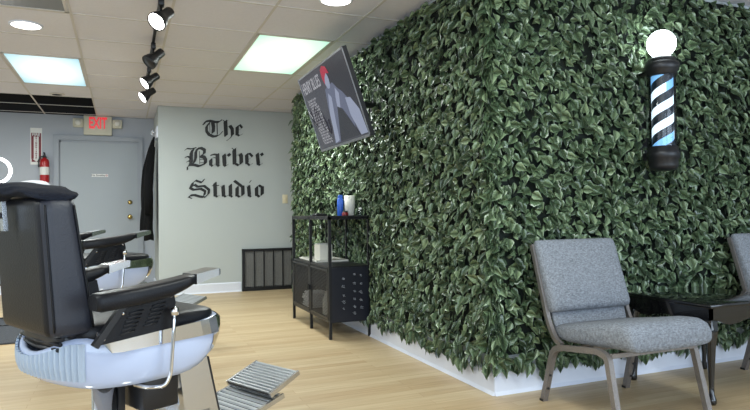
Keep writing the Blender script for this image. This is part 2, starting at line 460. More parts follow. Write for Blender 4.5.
LETTERS = {'The':[('T',[(0.0312,[(-0.868,2.089),(-0.846,2.124),(-0.797,2.135),(-0.735,2.123),(-0.686,2.125),(-0.656,2.147)]),(0.0403,[(-0.76,2.121),(-0.751,2.058),(-0.756,1.994)]),(0.011,[(-0.756,1.994),(-0.781,1.963)]),(0.0312,[(-0.804,2.106),(-0.835,2.059),(-0.835,2.004),(-0.807,1.962),(-0.754,1.941),(-0.705,1.95)]),(0.0165,[(-0.705,1.95),(-0.669,1.973),(-0.642,2.008)]),(0.0055,[(-0.797,2.106),(-0.794,1.979)]),(0.011,[(-0.708,2.119),(-0.705,1.969)])]),('h',[(0.0458,[(-0.605,2.138),(-0.598,1.961)]),(0.0092,[(-0.632,2.149),(-0.605,2.129)]),(0.0092,[(-0.573,2.155),(-0.601,2.129)]),(0.0082,[(-0.588,2.056),(-0.551,2.09)]),(0.0385,[(-0.547,2.081),(-0.522,2.045),(-0.519,1.971)]),(0.0183,[(-0.519,1.971),(-0.544,1.933),(-0.585,1.9)])]),('e',[(0.0403,[(-0.459,2.076),(-0.461,1.981)]),(0.0238,[(-0.461,1.981),(-0.437,1.963)]),(0.0082,[(-0.437,1.963),(-0.391,1.988)]),(0.0257,[(-0.451,2.083),(-0.426,2.1),(-0.399,2.069)]),(0.0082,[(-0.396,2.064),(-0.452,2.025)])])],'Barber':[('B',[(0.0166,[(-1.092,1.761),(-1.07,1.782),(-1.022,1.779),(-0.963,1.795)]),(0.0415,[(-1.0,1.77),(-1.02,1.73),(-1.022,1.669),(-1.021,1.618),(-1.035,1.582)]),(0.0332,[(-0.948,1.781),(-0.966,1.742),(-0.968,1.67),(-0.984,1.619),(-1.008,1.59)]),(0.0166,[(-1.09,1.671),(-1.061,1.686),(-1.027,1.664)]),(0.0166,[(-1.073,1.617),(-1.052,1.632),(-1.028,1.616)]),(0.0332,[(-0.945,1.783),(-0.903,1.793),(-0.862,1.771),(-0.866,1.726),(-0.909,1.692)]),(0.0395,[(-0.909,1.694),(-0.867,1.681),(-0.85,1.648),(-0.855,1.603)]),(0.0062,[(-0.923,1.753),(-0.92,1.595)]),(0.0062,[(-0.919,1.651),(-0.865,1.653)]),(0.0062,[(-0.92,1.61),(-0.86,1.617)]),(0.0311,[(-1.035,1.582),(-0.984,1.583),(-0.93,1.569),(-0.89,1.585),(-0.85,1.607)]),(0.0166,[(-1.035,1.577),(-1.067,1.556),(-1.066,1.521)])]),('a',[(0.0228,[(-0.785,1.708),(-0.749,1.719),(-0.709,1.716)]),(0.0457,[(-0.706,1.716),(-0.705,1.596)]),(0.0291,[(-0.705,1.596),(-0.693,1.574)]),(0.0395,[(-0.788,1.649),(-0.788,1.595)]),(0.027,[(-0.788,1.595),(-0.771,1.572)]),(0.0083,[(-0.788,1.659),(-0.75,1.681),(-0.72,1.671)]),(0.0083,[(-0.771,1.572),(-0.72,1.609)])]),('r',[(0.0457,[(-0.626,1.715),(-0.619,1.594)]),(0.0311,[(-0.619,1.594),(-0.609,1.577)]),(0.0083,[(-0.609,1.575),(-0.573,1.599)]),(0.0083,[(-0.613,1.695),(-0.58,1.724)]),(0.0395,[(-0.572,1.724),(-0.556,1.71)])]),('b',[(0.0476,[(-0.499,1.784),(-0.496,1.615)]),(0.0092,[(-0.528,1.804),(-0.499,1.781)]),(0.0092,[(-0.47,1.806),(-0.496,1.781)]),(0.0256,[(-0.496,1.615),(-0.448,1.588)]),(0.0458,[(-0.425,1.728),(-0.413,1.708),(-0.411,1.617)]),(0.0082,[(-0.477,1.706),(-0.428,1.74)]),(0.0128,[(-0.448,1.588),(-0.408,1.617)])]),('e',[(0.0421,[(-0.343,1.728),(-0.34,1.621)]),(0.0238,[(-0.34,1.621),(-0.309,1.591)]),(0.0073,[(-0.309,1.591),(-0.265,1.618)]),(0.0275,[(-0.329,1.733),(-0.303,1.74),(-0.272,1.707)]),(0.0073,[(-0.27,1.702),(-0.327,1.659)])]),('r',[(0.0421,[(-0.208,1.739),(-0.196,1.615)]),(0.0238,[(-0.196,1.615),(-0.179,1.594)]),(0.0073,[(-0.179,1.594),(-0.14,1.621)]),(0.0073,[(-0.187,1.718),(-0.154,1.75)]),(0.0348,[(-0.154,1.744),(-0.141,1.726)])])],'Studio':[('S',[(0.0284,[(-1.006,1.319),(-1.009,1.358),(-0.969,1.391)]),(0.0227,[(-0.969,1.391),(-0.898,1.367),(-0.871,1.404)]),(0.0284,[(-1.014,1.349),(-1.036,1.298),(-0.997,1.277),(-0.91,1.289),(-0.858,1.261),(-0.867,1.215)]),(0.0284,[(-0.983,1.34),(-0.95,1.316),(-0.869,1.325),(-0.812,1.278),(-0.818,1.229),(-0.859,1.186)]),(0.0284,[(-1.051,1.189),(-1.034,1.207),(-0.984,1.213),(-0.924,1.194),(-0.877,1.187)]),(0.0114,[(-1.051,1.187),(-1.018,1.169)])]),('t',[(0.0426,[(-0.739,1.36),(-0.736,1.21)]),(0.0256,[(-0.736,1.21),(-0.715,1.191)]),(0.0085,[(-0.715,1.191),(-0.685,1.208)]),(0.0114,[(-0.773,1.327),(-0.691,1.332)])]),('u',[(0.0426,[(-0.641,1.324),(-0.635,1.21)]),(0.0256,[(-0.635,1.21),(-0.611,1.191)]),(0.0099,[(-0.611,1.191),(-0.564,1.219)]),(0.0426,[(-0.551,1.336),(-0.55,1.211)]),(0.0256,[(-0.55,1.211),(-0.532,1.189)]),(0.0085,[(-0.67,1.317),(-0.642,1.335)])]),('d',[(0.0312,[(-0.498,1.39),(-0.453,1.357),(-0.399,1.315)]),(0.0426,[(-0.396,1.318),(-0.394,1.218)]),(0.0426,[(-0.467,1.308),(-0.468,1.211)]),(0.0256,[(-0.468,1.211),(-0.44,1.189)]),(0.0114,[(-0.44,1.189),(-0.394,1.218)]),(0.0099,[(-0.467,1.318),(-0.41,1.344)])]),('i',[(0.0426,[(-0.322,1.323),(-0.313,1.211)]),(0.0256,[(-0.313,1.211),(-0.297,1.191)]),(0.0128,[(-0.31,1.372),(-0.291,1.398)]),(0.0085,[(-0.346,1.319),(-0.322,1.335)])]),('o',[(0.0426,[(-0.222,1.309),(-0.22,1.218)]),(0.0284,[(-0.22,1.218),(-0.189,1.191)]),(0.0284,[(-0.187,1.336),(-0.151,1.313)]),(0.0426,[(-0.148,1.31),(-0.149,1.222)]),(0.0114,[(-0.189,1.191),(-0.146,1.22)]),(0.0114,[(-0.224,1.316),(-0.187,1.341)])])]}

# ------------------------------------------------------------------ lettering on the back wall (broad nib blackletter)
NIB = math.radians(40)
NV = V(math.cos(NIB), 0, math.sin(NIB))
def letter_mesh(strokes, c):
    m = MB(); k = 0
    for w, pts in strokes:
        N = NV*(w*.56); th = V(-NV.z, 0, NV.x)*min(.006, w*.16)
        for (x0, z0), (x1, z1) in zip(pts[:-1], pts[1:]):
            P = V(x0-c[0], 0, z0-c[1]); Q = V(x1-c[0], 0, z1-c[1])
            cand = [P-N-th, P+N-th, P+N+th, P-N+th, Q-N-th, Q+N-th, Q+N+th, Q-N+th]
            # convex hull in x,z
            ps = sorted(set((round(v.x, 5), round(v.z, 5)) for v in cand))
            def half(ps):
                h = []
                for p in ps:
                    while len(h) > 1 and (h[-1][0]-h[-2][0])*(p[1]-h[-2][1])-(h[-1][1]-h[-2][1])*(p[0]-h[-2][0]) <= 0: h.pop()
                    h.append(p)
                return h
            lo = half(ps); hi = half(ps[::-1]); hull = lo[:-1]+hi[:-1]
            y = -.006-.00015*(k % 7); k += 1
            m.prism([(a, y, b) for a, b in hull], (0, -y-.0005, 0))
    return m
for word, lab in (('The', 'black blackletter word The, top line on the grey wall'), ('Barber', 'black blackletter word Barber, middle line on the grey wall'), ('Studio', 'black blackletter word Studio, bottom line on the grey wall')):
    allp = [p for ch, st in LETTERS[word] for w, pts in st for p in pts]
    cx = (min(p[0] for p in allp)+max(p[0] for p in allp))/2; cz = min(p[1] for p in allp)
    t = thing('wall_lettering', (cx, YT, cz), lab, 'lettering', 'blackletter words on the grey wall')
    for ch, st in LETTERS[word]:
        o = letter_mesh(st, (cx, cz)).build('letter', INK, t)
        o['label'] = 'letter '+ch

# black slatted grille on the back wall
t = thing('wall_grille', (-.09, YT, 0), 'black framed low grille with five woven grey panels against the grey wall', 'vent grille')
m = MB(); x0, x1, z1 = -.325, .345, .53
m.box((x0, -.05, .0), (x0+.03, 0, z1)); m.box((x1-.03, -.05, 0), (x1, 0, z1)); m.box((x0, -.052, z1-.03), (x1, 0, z1)); m.box((x0, -.052, 0), (x1, 0, .045))
m.build('frame', BLACKM, t)
cw = (x1-x0-.06)/5
for k in range(5):
    a = x0+.03+k*cw
    m = MB(); m.box((a+.008, -.014, .045), (a+cw-.008, -.01, z1-.03), mi=1)
    z = .055
    while z < z1-.035:
        m.box((a+.006, -.03, z), (a+cw-.006, -.016, z+.0095)); z += .0135
    for q in range(5):
        xx = a+.018+q*(cw-.036)/4; m.box((xx-.002, -.033, .045), (xx+.002, -.015, z1-.03))
    m.build('woven_panel', [MESHG, BLKP], t)
for k in range(1, 5):
    a = x0+.03+k*cw; m = MB(); m.box((a-.007, -.046, .045), (a+.007, -.005, z1-.03)); m.build('divider_bar', BLACKM, t)

# ------------------------------------------------------------------ ceiling lights
def panel_light(x0, y0, ny, m_em, label, strength=None):
    t = thing('ceiling_panel_light', (x0+T/2, y0+ny*T/2, H), label, 'ceiling light', 'rectangular ceiling panels')
    w, l = T/2-.011, ny*T/2-.011
    m = MB()
    for a, b, c, d in ((-w, -l, -w+.02, l), (w-.02, -l, w, l), (-w, -l, w, -l+.02), (-w, l-.02, w, l)): m.box((a, b, -.001), (c, d, .012))
    m.box((-w, -l, .05), (w, l, .06)); m.box((-w, -l, .01), (-w+.004, l, .05)); m.box((w-.004, -l, .01), (w, l, .05)); m.box((-w, -l, .01), (w, -l+.004, .05)); m.box((-w, l-.004, .01), (w, l, .05))
    m.build('frame', TBAR, t)
    m = MB(); m.box((-w+.02, -l+.02, .003), (w-.02, l-.02, .007)); m.build('diffuser', m_em, t)
def tube_glow(name, edge, mid, strength):
    """prismatic diffuser lit by the tubes behind it"""
    m, nt, b = nodes(name)
    tc = nt.nodes.new('ShaderNodeTexCoord'); g = nt.nodes.new('ShaderNodeTexGradient'); g.gradient_type = 'SPHERICAL'
    mp = nt.nodes.new('ShaderNodeMapping'); mp.inputs['Scale'].default_value = (2.6, 1.25, 1)
    nt.links.new(tc.outputs['Object'], mp.inputs['Vector']); nt.links.new(mp.outputs['Vector'], g.inputs['Vector'])
    rp = nt.nodes.new('ShaderNodeValToRGB'); rp.color_ramp.elements[0].color = lin(edge)+(1,); rp.color_ramp.elements[1].color = lin(mid)+(1,); rp.color_ramp.elements[1].position = .62
    nt.links.new(g.outputs['Fac'], rp.inputs['Fac']); nt.links.new(rp.outputs['Color'], b.inputs['Emission Color'])
    b.inputs['Emission Strength'].default_value = strength; b.inputs['Base Color'].default_value = (.3, .3, .3, 1)
    return m
GL1 = tube_glow('cool_diffuser', (150, 206, 222), (246, 255, 255), 1.0)
GL2 = tube_glow('warm_green_diffuser', (172, 232, 204), (255, 255, 240), 1.05)
panel_light(GX-T, GY, 2, GL1, 'lit pale blue rectangular ceiling panel at the left near the door')
panel_light(GX+2*T, GY-2*T, 2, GL2, 'lit pale green rectangular ceiling panel beside the television')
panel_light(GX-T, GY-4*T, 2, SMOKE, 'unlit grey ceiling panel in the top left corner')
for (x, y), w_ in (((GX+2*T+T/2, GY-T), 42), ((GX-T/2, GY+T), 52)):
    area('panel_and_fill_lamp', (x, y, H-.012), (0, 0, 0), T*.85, T*1.85, w_, (.93, 1, .97)).data.cycles.is_portal = False
panel_light(GX-3*T, GY-6*T, 2, GL1, 'added unseen ceiling panel brightening the left side of the room')
panel_light(GX-4*T, GY+T, 2, GL1, 'added unseen ceiling panel brightening the far left side of the room')
panel_light(GX+2*T, GY-8*T, 2, GL1, 'added unseen ceiling panel brightening the front of the waiting area')
for x, y in ((GX-4*T+T/2, GY+2*T), (GX-3*T+T/2, GY-5*T), (GX+2*T+T/2, GY-7*T)): area('panel_and_fill_lamp', (x, y, H-.012), (0, 0, 0), T*.85, T*1.85, 32, (.93, 1, .97))  # fill lamps under the three added panels, out of view, to brighten the room
CANG = glow_mat('can_glow', (255, 250, 240), 6)
def can(x, y, lab, r=.092, p=7):
    t = thing('recessed_downlight', (x, y, H), lab, 'ceiling light', 'round recessed downlights')
    m = MB(); m.lathe([(r+.014, .002), (r+.014, -.005), (r, -.007), (r, .002)], n=28, caps=False); m.build('trim_ring', WHITE, t)
    m = MB(); m.lathe([(r, -.004), (r*.5, -.0055), (.001, -.006)], n=28, caps=False); m.build('lamp_face', CANG, t)
    l = bpy.data.lights.new('downlight_lamp', 'SPOT'); l.energy = p; l.spot_size = 2.2; l.spot_blend = .9; l.shadow_soft_size = .08; l.color = (1, .95, .88)
    o = bpy.data.objects.new('downlight_lamp', l); o.location = (x, y, H-.03); sc.collection.objects.link(o)
can(-2.408, 2.063, 'lit round recessed downlight at the left of the ceiling')
can(-.566, .844, 'lit round recessed downlight at the top centre of the ceiling')
t = thing('ceiling_vent', (-2.445, 5.03-.42, H), 'small dark round vent in the ceiling near the rear wall', 'vent')
m = MB(); m.lathe([(.075, .001), (.075, -.006), (.05, -.01)], n=24, caps=False); m.lathe([(.05, -.008), (.001, -.009)], n=24, mi=1, caps=False); m.build('vent_disc', [TBAR, DARKV], t)

# track lights
t = thing('track_rail', (-1.578, 2.4, H), 'thin black track rail running along the ceiling', 'track')
m = MB(); m.box((-.009, -2.2, -.022), (.009, 1.35, 0)); m.build('rail', BLACKM, t)
t.children[0].location = (0, 0, 0)
SPOTG = glow_mat('spot_glow', (255, 255, 250), 14)
def track_head(y, aim, lit, lab, pw=10):
    t = thing('track_spotlight', (-1.578, y, H-.022), lab, 'spotlight', 'spotlights on the ceiling track')
    m = MB(); m.box((-.017, -.03, -.045), (.017, .03, 0), bev=.005); m.build('track_adapter', BLKP, t)
    m = MB(); m.tube([(0, 0, -.04), (0, 0, -.085), (.004, -.004, -.105)], .008, 8); m.lathe([(.014, -.012), (.014, .012)], (.004, -.004, -.1), (0, 1, 0), 12); m.build('stem', BLKP, t)
    a = V(*aim).normalized(); c = V(.004, -.004, -.115)-a*.03
    m = MB(); m.lathe([(.001, -.062), (.03, -.06), (.033, -.05), (.033, .01), (.05, .045), (.058, .075), (.058, .092), (.054, .092), (.05, .075), (.002, .06)], c, a, 22, caps=False)
    h = m.build('lamp_head', BLKP, t)
    m = MB(); m.lathe([(.0525, .085), (.03, .092), (.001, .094)], c, a, 22, caps=False); m.build('lamp_lens', SPOTG if lit else BLKP, h)
    if lit:
        l = bpy.data.lights.new('spot_lamp', 'SPOT'); l.energy = pw; l.spot_size = 1.5; l.spot_blend = .8; l.shadow_soft_size = .05; l.color = (1, .98, .94)
        o = bpy.data.objects.new('spot_lamp', l); sc.collection.objects.link(o)
        o.location = V(-1.578, y, H-.022)+c+a*.12; o.rotation_euler = a.to_track_quat('-Z', 'Y').to_euler()
track_head(1.14, (-.55, -.5, -.62), True, 'lit black spotlight nearest the camera on the ceiling track', 14)
track_head(2.15, (-.75, -.3, -.75), False, 'black spotlight turned so no light shows, second from the camera on the track')
track_head(2.95, (-.75, -.25, -.6), True, 'lit black spotlight third from the camera on the track')
track_head(3.62, (-.75, -.25, -.6), True, 'lit black spotlight farthest from the camera on the track')

# ------------------------------------------------------------------ leaf covered walls
def leaf_wall(name, label, faceA):
    rnd = random.Random(11 if faceA else 23)
    bm = bmesh.new(); uvl = bm.loops.layers.uv.new('UVMap'); tone = bm.faces.layers.float.new('leaf_tone')
    n = V(-1, 0, 0) if faceA else V(0, -1, 0)
    tdir = V(0, 1, 0) if faceA else V(1, 0, 0)
    L = 3.82 if faceA else 3.3
    def add(s, z, d, ang, tilt, ln, wd, tn):
        # ang = direction of the tip in the wall plane (0 = straight down), tilt = lean away from the wall
        p = tdir*s + V(0, 0, z) + n*d
        dr = (tdir*math.sin(ang) - V(0, 0, 1)*math.cos(ang))
        ax = (dr*math.cos(tilt) + n*math.sin(tilt)).normalized()
        nr = (n*math.cos(tilt) - dr*math.sin(tilt)).normalized()
        roll = rnd.uniform(-.55, .55)
        sd = ax.cross(nr).normalized(); sd, nr = sd*math.cos(roll)+nr*math.sin(roll), nr*math.cos(roll)-sd*math.sin(roll)
        curl = rnd.uniform(.08, .3)*ln; fold = rnd.uniform(.1, .4)
        def pt(v, u):   # v 0..1 along, u -1..1 across
            wv = wd*u
            return p + ax*(v*ln) + sd*wv + nr*(abs(wv)*fold - curl*v*v)
        mid = [pt(v, 0) for v in (0, .3, .65, 1)]
        A = [bm.verts.new(q) for q in mid]
        Ls = [bm.verts.new(pt(v, -u)) for v, u in ((.12, .72), (.36, 1), (.7, .5))]
        Rs = [bm.verts.new(pt(v, u)) for v, u in ((.12, .72), (.36, 1), (.7, .5))]
        UA = [(.5, 0), (.5, .3), (.5, .65), (.5, 1)]
        UL = [(.12, .16), (0, .42), (.19, .74)]; UR = [(.88, .16), (1, .42), (.81, .74)]
        for S, U in ((Ls, UL), (Rs, UR)):
            for vs, us in (((A[0], S[0], A[1]), (UA[0], U[0], UA[1])), ((S[0], S[1], A[2], A[1]), (U[0], U[1], UA[2], UA[1])), ((S[1], S[2], A[2]), (U[1], U[2], UA[2])), ((S[2], A[3], A[2]), (U[2], UA[3], UA[2]))):
                f = bm.faces.new(vs); f.smooth = True; f[tone] = tn
                for lp, u_ in zip(f.loops, us): lp[uvl].uv = u_
    st = .0335
    ns = int(L/st); nz = int((2.27-.16)/st)
    for a in range(ns+1):
        for b in range(nz+1):
            s = a*st+rnd.uniform(-.024, .024); z = .17+b*st+rnd.uniform(-.024, .024)
            if faceA: s = min(s, 3.8)
            dmax = .055
            if faceA and 1.5 < s < 2.85 and z < 1.08: dmax = .012
            if not faceA and z < .56 and .75 < s < 1.55: dmax = .02
            if not faceA and abs(s-1.045) < .05 and 1.15 < z < 1.95: dmax = .02
            clump = .5+.5*math.sin(s*9+1.3*math.sin(z*7))*math.sin(z*11+s*3)
            d = .008+dmax*(.3*clump+.6*rnd.random())
            ang = rnd.gauss(0, 1.0); tilt = rnd.uniform(.12, .8) if dmax > .03 else rnd.uniform(.05, .2)
            ln = rnd.uniform(.046, .076)
            if z > 2.2: ang = rnd.choice((-1, 1))*rnd.uniform(.9, 1.8); z = min(z, 2.25)
            z_tip = z-ln*math.cos(ang)
            if z_tip < .062+.018*math.sin(s*31): z = z+.03
            add(s, z, d, ang, tilt, ln, ln*rnd.uniform(.34, .46), rnd.random())
    for k in range(int(L/.02)):
        s = .02*k+rnd.uniform(-.01, .01); ln = rnd.uniform(.06, .085); zt_ = .085+.022*math.sin(s*17)+rnd.uniform(-.018, .02)
        add(min(s, 3.8) if faceA else s, zt_+ln, .012+rnd.uniform(0, .035), rnd.gauss(0, .3), rnd.uniform(.05, .4), ln, ln*rnd.uniform(.32, .42), rnd.random())
    # sprigs wrapping the outer corner
    for k in range(150):
        z = rnd.uniform(.17, 2.24); add(rnd.uniform(-.05, .02), z, rnd.uniform(0, .04), rnd.gauss(-.5, .6), rnd.uniform(.2, .9), rnd.uniform(.065, .1), rnd.uniform(.02, .03), rnd.random())
    if faceA:
        for k in range(160):
            z = rnd.uniform(.17, 2.22); add(3.8+rnd.uniform(-.03, .02), z, rnd.uniform(0, .05), rnd.gauss(.2, .6), rnd.uniform(.2, .9), rnd.uniform(.065, .1), rnd.uniform(.02, .03), rnd.random())
    t = thing(name, (0, 0, 0), label, 'artificial hedge', 'artificial leaf walls')
    me = bpy.data.meshes.new('foliage'); bm.to_mesh(me); bm.free(); me.materials.append(LEAF)
    o = bpy.data.objects.new('foliage', me); sc.collection.objects.link(o); o.parent = t
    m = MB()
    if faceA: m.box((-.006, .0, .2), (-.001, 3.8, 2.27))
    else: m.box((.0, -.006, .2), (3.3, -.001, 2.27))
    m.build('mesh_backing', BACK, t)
    # vine stems winding through the leaves
    m = MB()
    for k in range(14):
        s0 = rnd.uniform(.1, L-.1); pts = []
        z = 2.2
        while z > .25:
            p = tdir*(s0+.05*math.sin(z*6+k))+V(0, 0, z)+n*(.012+.004*math.sin(z*20)); pts.append(p); z -= .12
        m.tube(pts, .0025, 5)
    m.build('vine_stem', BACK, t)
leaf_wall('leaf_wall', 'dark artificial leaf wall behind the television and black cabinet', True)
leaf_wall('leaf_wall', 'brighter artificial leaf wall behind the grey chairs and barber pole', False)

# ------------------------------------------------------------------ television
t = thing('television', (-.393, 1.482, 1.752), 'wall mounted television tilted down from the leaf wall showing a blues poster', 'television')
tl = .329; wS, hS = 1.057, .605
ax = V(0, -1, 0); nn0 = V(-1, 0, 0); uz = V(0, 0, 1)*math.cos(tl)+nn0*math.sin(tl); nn = ax.cross(uz).normalized()
if nn.x > 0: nn = -nn
def tv(s, tt, d=0): return ax*((s-.5)*wS)+uz*((.5-tt)*hS)+nn*d   # s,tt in 0..1 from the top left
def slab(m, s0, s1, t0, t1, d0, d1, mi=0):
    m.prism([tv(s0, t0, d0), tv(s1, t0, d0), tv(s1, t1, d0), tv(s0, t1, d0)], nn*(d1-d0), mi)
m = MB(); slab(m, 0, 1, 0, 1, -.03, 0); slab(m, .15, .85, .2, .9, -.055, -.03); m.build('casing', BLKP, t)
m = MB()
for a in ((0, 1, 0, .02), (0, 1, .972, 1), (0, .011, 0, 1), (.989, 1, 0, 1)): slab(m, *a, 0, .004)
m.build('bezel', SILV, t)
def scr(name, rgb, e=.75): return mat(name, (12, 12, 14), .25, emit=rgb, es=e, var=.01)
m = MB(); slab(m, .011, .989, .02, .972, -.001, .002)
screen = m.build('screen', scr('poster_ground', (66, 66, 76)), t)
PI_ = {'light': scr('poster_silver', (150, 158, 182)), 'mid': scr('poster_slate', (98, 104, 128)), 'dark': scr('poster_dark', (38, 38, 48)), 'red': scr('poster_red', (178, 36, 66)), 'text': scr('poster_text', (172, 172, 178))}
def shape(name, pts, key, d=.003):
    m = MB(); m.prism([tv(s, q, d) for s, q in pts], nn*.0006); return m.build(name, PI_[key], screen)
shape('picture_patch', [(.52, .03), (.985, .03), (.985, .96), (.90, .96), (.78, .5), (.6, .3)], 'dark', .0022)
shape('picture_patch', [(.5, .30), (.56, .29), (.66, .27), (.72, .36), (.78, .42), (.86, .55), (.80, .95), (.36, .95), (.41, .78), (.45, .5)], 'mid', .0026)
shape('picture_patch', [(.53, .36), (.57, .42), (.5, .72), (.46, .93), (.38, .95), (.44, .6)], 'light', .003)
shape('picture_patch', [(.68, .34), (.72, .42), (.66, .6), (.62, .8), (.61, .6), (.64, .45)], 'light', .003)
shape('picture_patch', [(.8, .5), (.88, .52), (.965, .68), (.985, .95), (.87, .95), (.8, .7)], 'light', .003)
shape('picture_patch', [(.62, .55), (.7, .6), (.86, .95), (.48, .95)], 'dark', .0034)
shape('picture_patch', [(.58+.045*math.cos(a*PI/8), .22+.1*math.sin(a*PI/8)) for a in range(16)], 'light', .0036)
shape('picture_patch', [(.51, .17), (.52, .07), (.57, .04), (.63, .07), (.66, .16), (.6, .14), (.56, .18), (.53, .25)], 'red', .004)
def tvtext(body, s, tt, size, key='text', sx=1, bold=0):
    R3 = Matrix((ax, uz, nn)).transposed().to_4x4(); R3.translation = tv(s, tt, .005)
    return text(body, size, 'lettering', PI_[key], screen, R3, extrude=.0003, align='LEFT', sx=sx, bold=bold)
tvtext('HENRY BLUES', .045, .17, .125, sx=.56, bold=.0015)
for k in range(17):
    tvtext(('The hand on the', 'old slow road', 'played all night', 'in the blue room')[k % 4], .07+.004*k, .33+k*.036, .028, sx=1.1)
m = MB()
for k in range(7):
    a = [(.05+.05*k+.03*math.sin(k*2.3+q), .5+.28*math.sin(q*.9+k)/2+.03*k) for q in range(5)]
    m.tube([tv(s, q, .006) for s, q in a], .0035, 6)
m.build('scribble', PI_['dark'], screen)
m = MB(); m.tube([V(.0, 0, 0)-nn*.04, V(.2, 0, .02), V(.385, 0, .02)], .02, 10); m.box((.36, -.12, -.14), (.388, .12, .14)); m.box(tuple(-nn*.04+V(-.012, -.16, -.12)), tuple(-nn*.04+V(.012, .16, .12)), rot=Matrix.Rotation(tl, 3, 'Y').inverted())
m.build('wall_mount', BLACKM, t)

# ------------------------------------------------------------------ barber pole
t = thing('barber_pole', (1.045, -.16, 1.19), 'lit barber pole with white globe, black caps and diagonal stripes on the leaf wall', 'barber pole')
m = MB()
m.lathe([(.04, -.01), (.072, .0), (.078, .02), (.078, .05), (.087, .06), (.09, .085), (.087, .1), (.08, .105), (.08, .125), (.07, .13)], n=36)
m.build('bottom_cap', BLKP, t)
m = MB()
m.lathe([(.07, .53), (.08, .535), (.08, .55), (.09, .56), (.094, .585), (.088, .605), (.076, .61), (.076, .625), (.06, .635), (.045, .65)], n=36)
m.build('top_cap', BLKP, t)
GLOBE = glow_mat('opal_globe', (238, 252, 255), 13)
m = MB(); m.lathe([(max(.078*math.sin(a*PI/14), .001), -.078*math.cos(a*PI/14)) for a in range(15)], (0, 0, .715), n=28, caps=False); m.build('globe', GLOBE, t)
STW = glow_mat('lit_white_stripe', (222, 240, 255), .95, (225, 235, 240)); STB = mat('dark_navy_stripe', (22, 28, 40), .35); STL = glow_mat('lit_blue_stripe', (120, 178, 226), .8, (120, 170, 220))
m = MB(); r = .058; lead = .20; z0, z1 = .12, .535
N_ = 40; nzz = 84
vs = {}
# helical bands: parameter q along the helix phase
for st_ in range(-8, 20):
    zb = st_*.05
    for a in range(N_):
        a0, a1 = 2*PI*a/N_, 2*PI*(a+1)/N_
        q = []
        for aa, hh in ((a0, 0), (a1, 0), (a1, .05), (a0, .05)):
            z = zb+hh+lead*aa/(2*PI); q.append((aa, min(max(z, z0), z1)))
        if max(p[1] for p in q)-min(p[1] for p in q) < 1e-5 or q[0][1] == q[3][1] and q[1][1] == q[2][1]: continue
        pts = [(r*math.cos(aa), r*math.sin(aa), z) for aa, z in q]
        zc = sum(p[1] for p in q)/4
        mi = 1 if st_ % 2 else (2 if (zc < .19 or zc > .46) else 0)
        m.poly(pts, mi, True)
m.build('striped_drum', [STW, STB, STL], t)
m = MB(); m.lathe([(.072, .125), (.072, .535)], n=36, caps=False); m.build('clear_cylinder', CLEAR, t)
m = MB(); m.box((-.03, .02, .06), (.03, .15, .1)); m.box((-.03, .02, .56), (.03, .15, .6)); m.box((-.028, .14, .04), (.028, .155, .62)); m.build('wall_bracket', BLKP, t)

# ------------------------------------------------------------------ grey stacking chairs
def roundpath(pts, rad=.05, n=5):
    pts = [Vector(p) for p in pts]; out = [pts[0]]
    for i in range(1, len(pts)-1):
        a, b, c = pts[i-1], pts[i], pts[i+1]
        r_ = min(rad, (a-b).length*.45, (c-b).length*.45)
        p0 = b+(a-b).normalized()*r_; p2 = b+(c-b).normalized()*r_
        for k in range(n+1):
            q = k/n; out.append(p0*(1-q)**2+b*2*q*(1-q)+p2*q*q)
    out.append(pts[-1]); return out
def pillow(m, c, hx, sections, mi=0, p=4):
    """sections: list of (y, z, half thickness, normal y, normal z); superellipse across x"""
    rings = []
    n = 28
    for (y, z, th, ny, nz, sx) in sections:
        r_ = []
        for k in range(n):
            a = 2*PI*k/n; ca, sa = math.cos(a), math.sin(a)
            x = hx*sx*math.copysign(abs(ca)**(2/p), ca); w = th*math.copysign(abs(sa)**(2/3.), sa)
            r_.append(V(c[0]+x, c[1]+y+ny*w, c[2]+z+nz*w))
        rings.append(r_)
    m.loft(rings, mi)
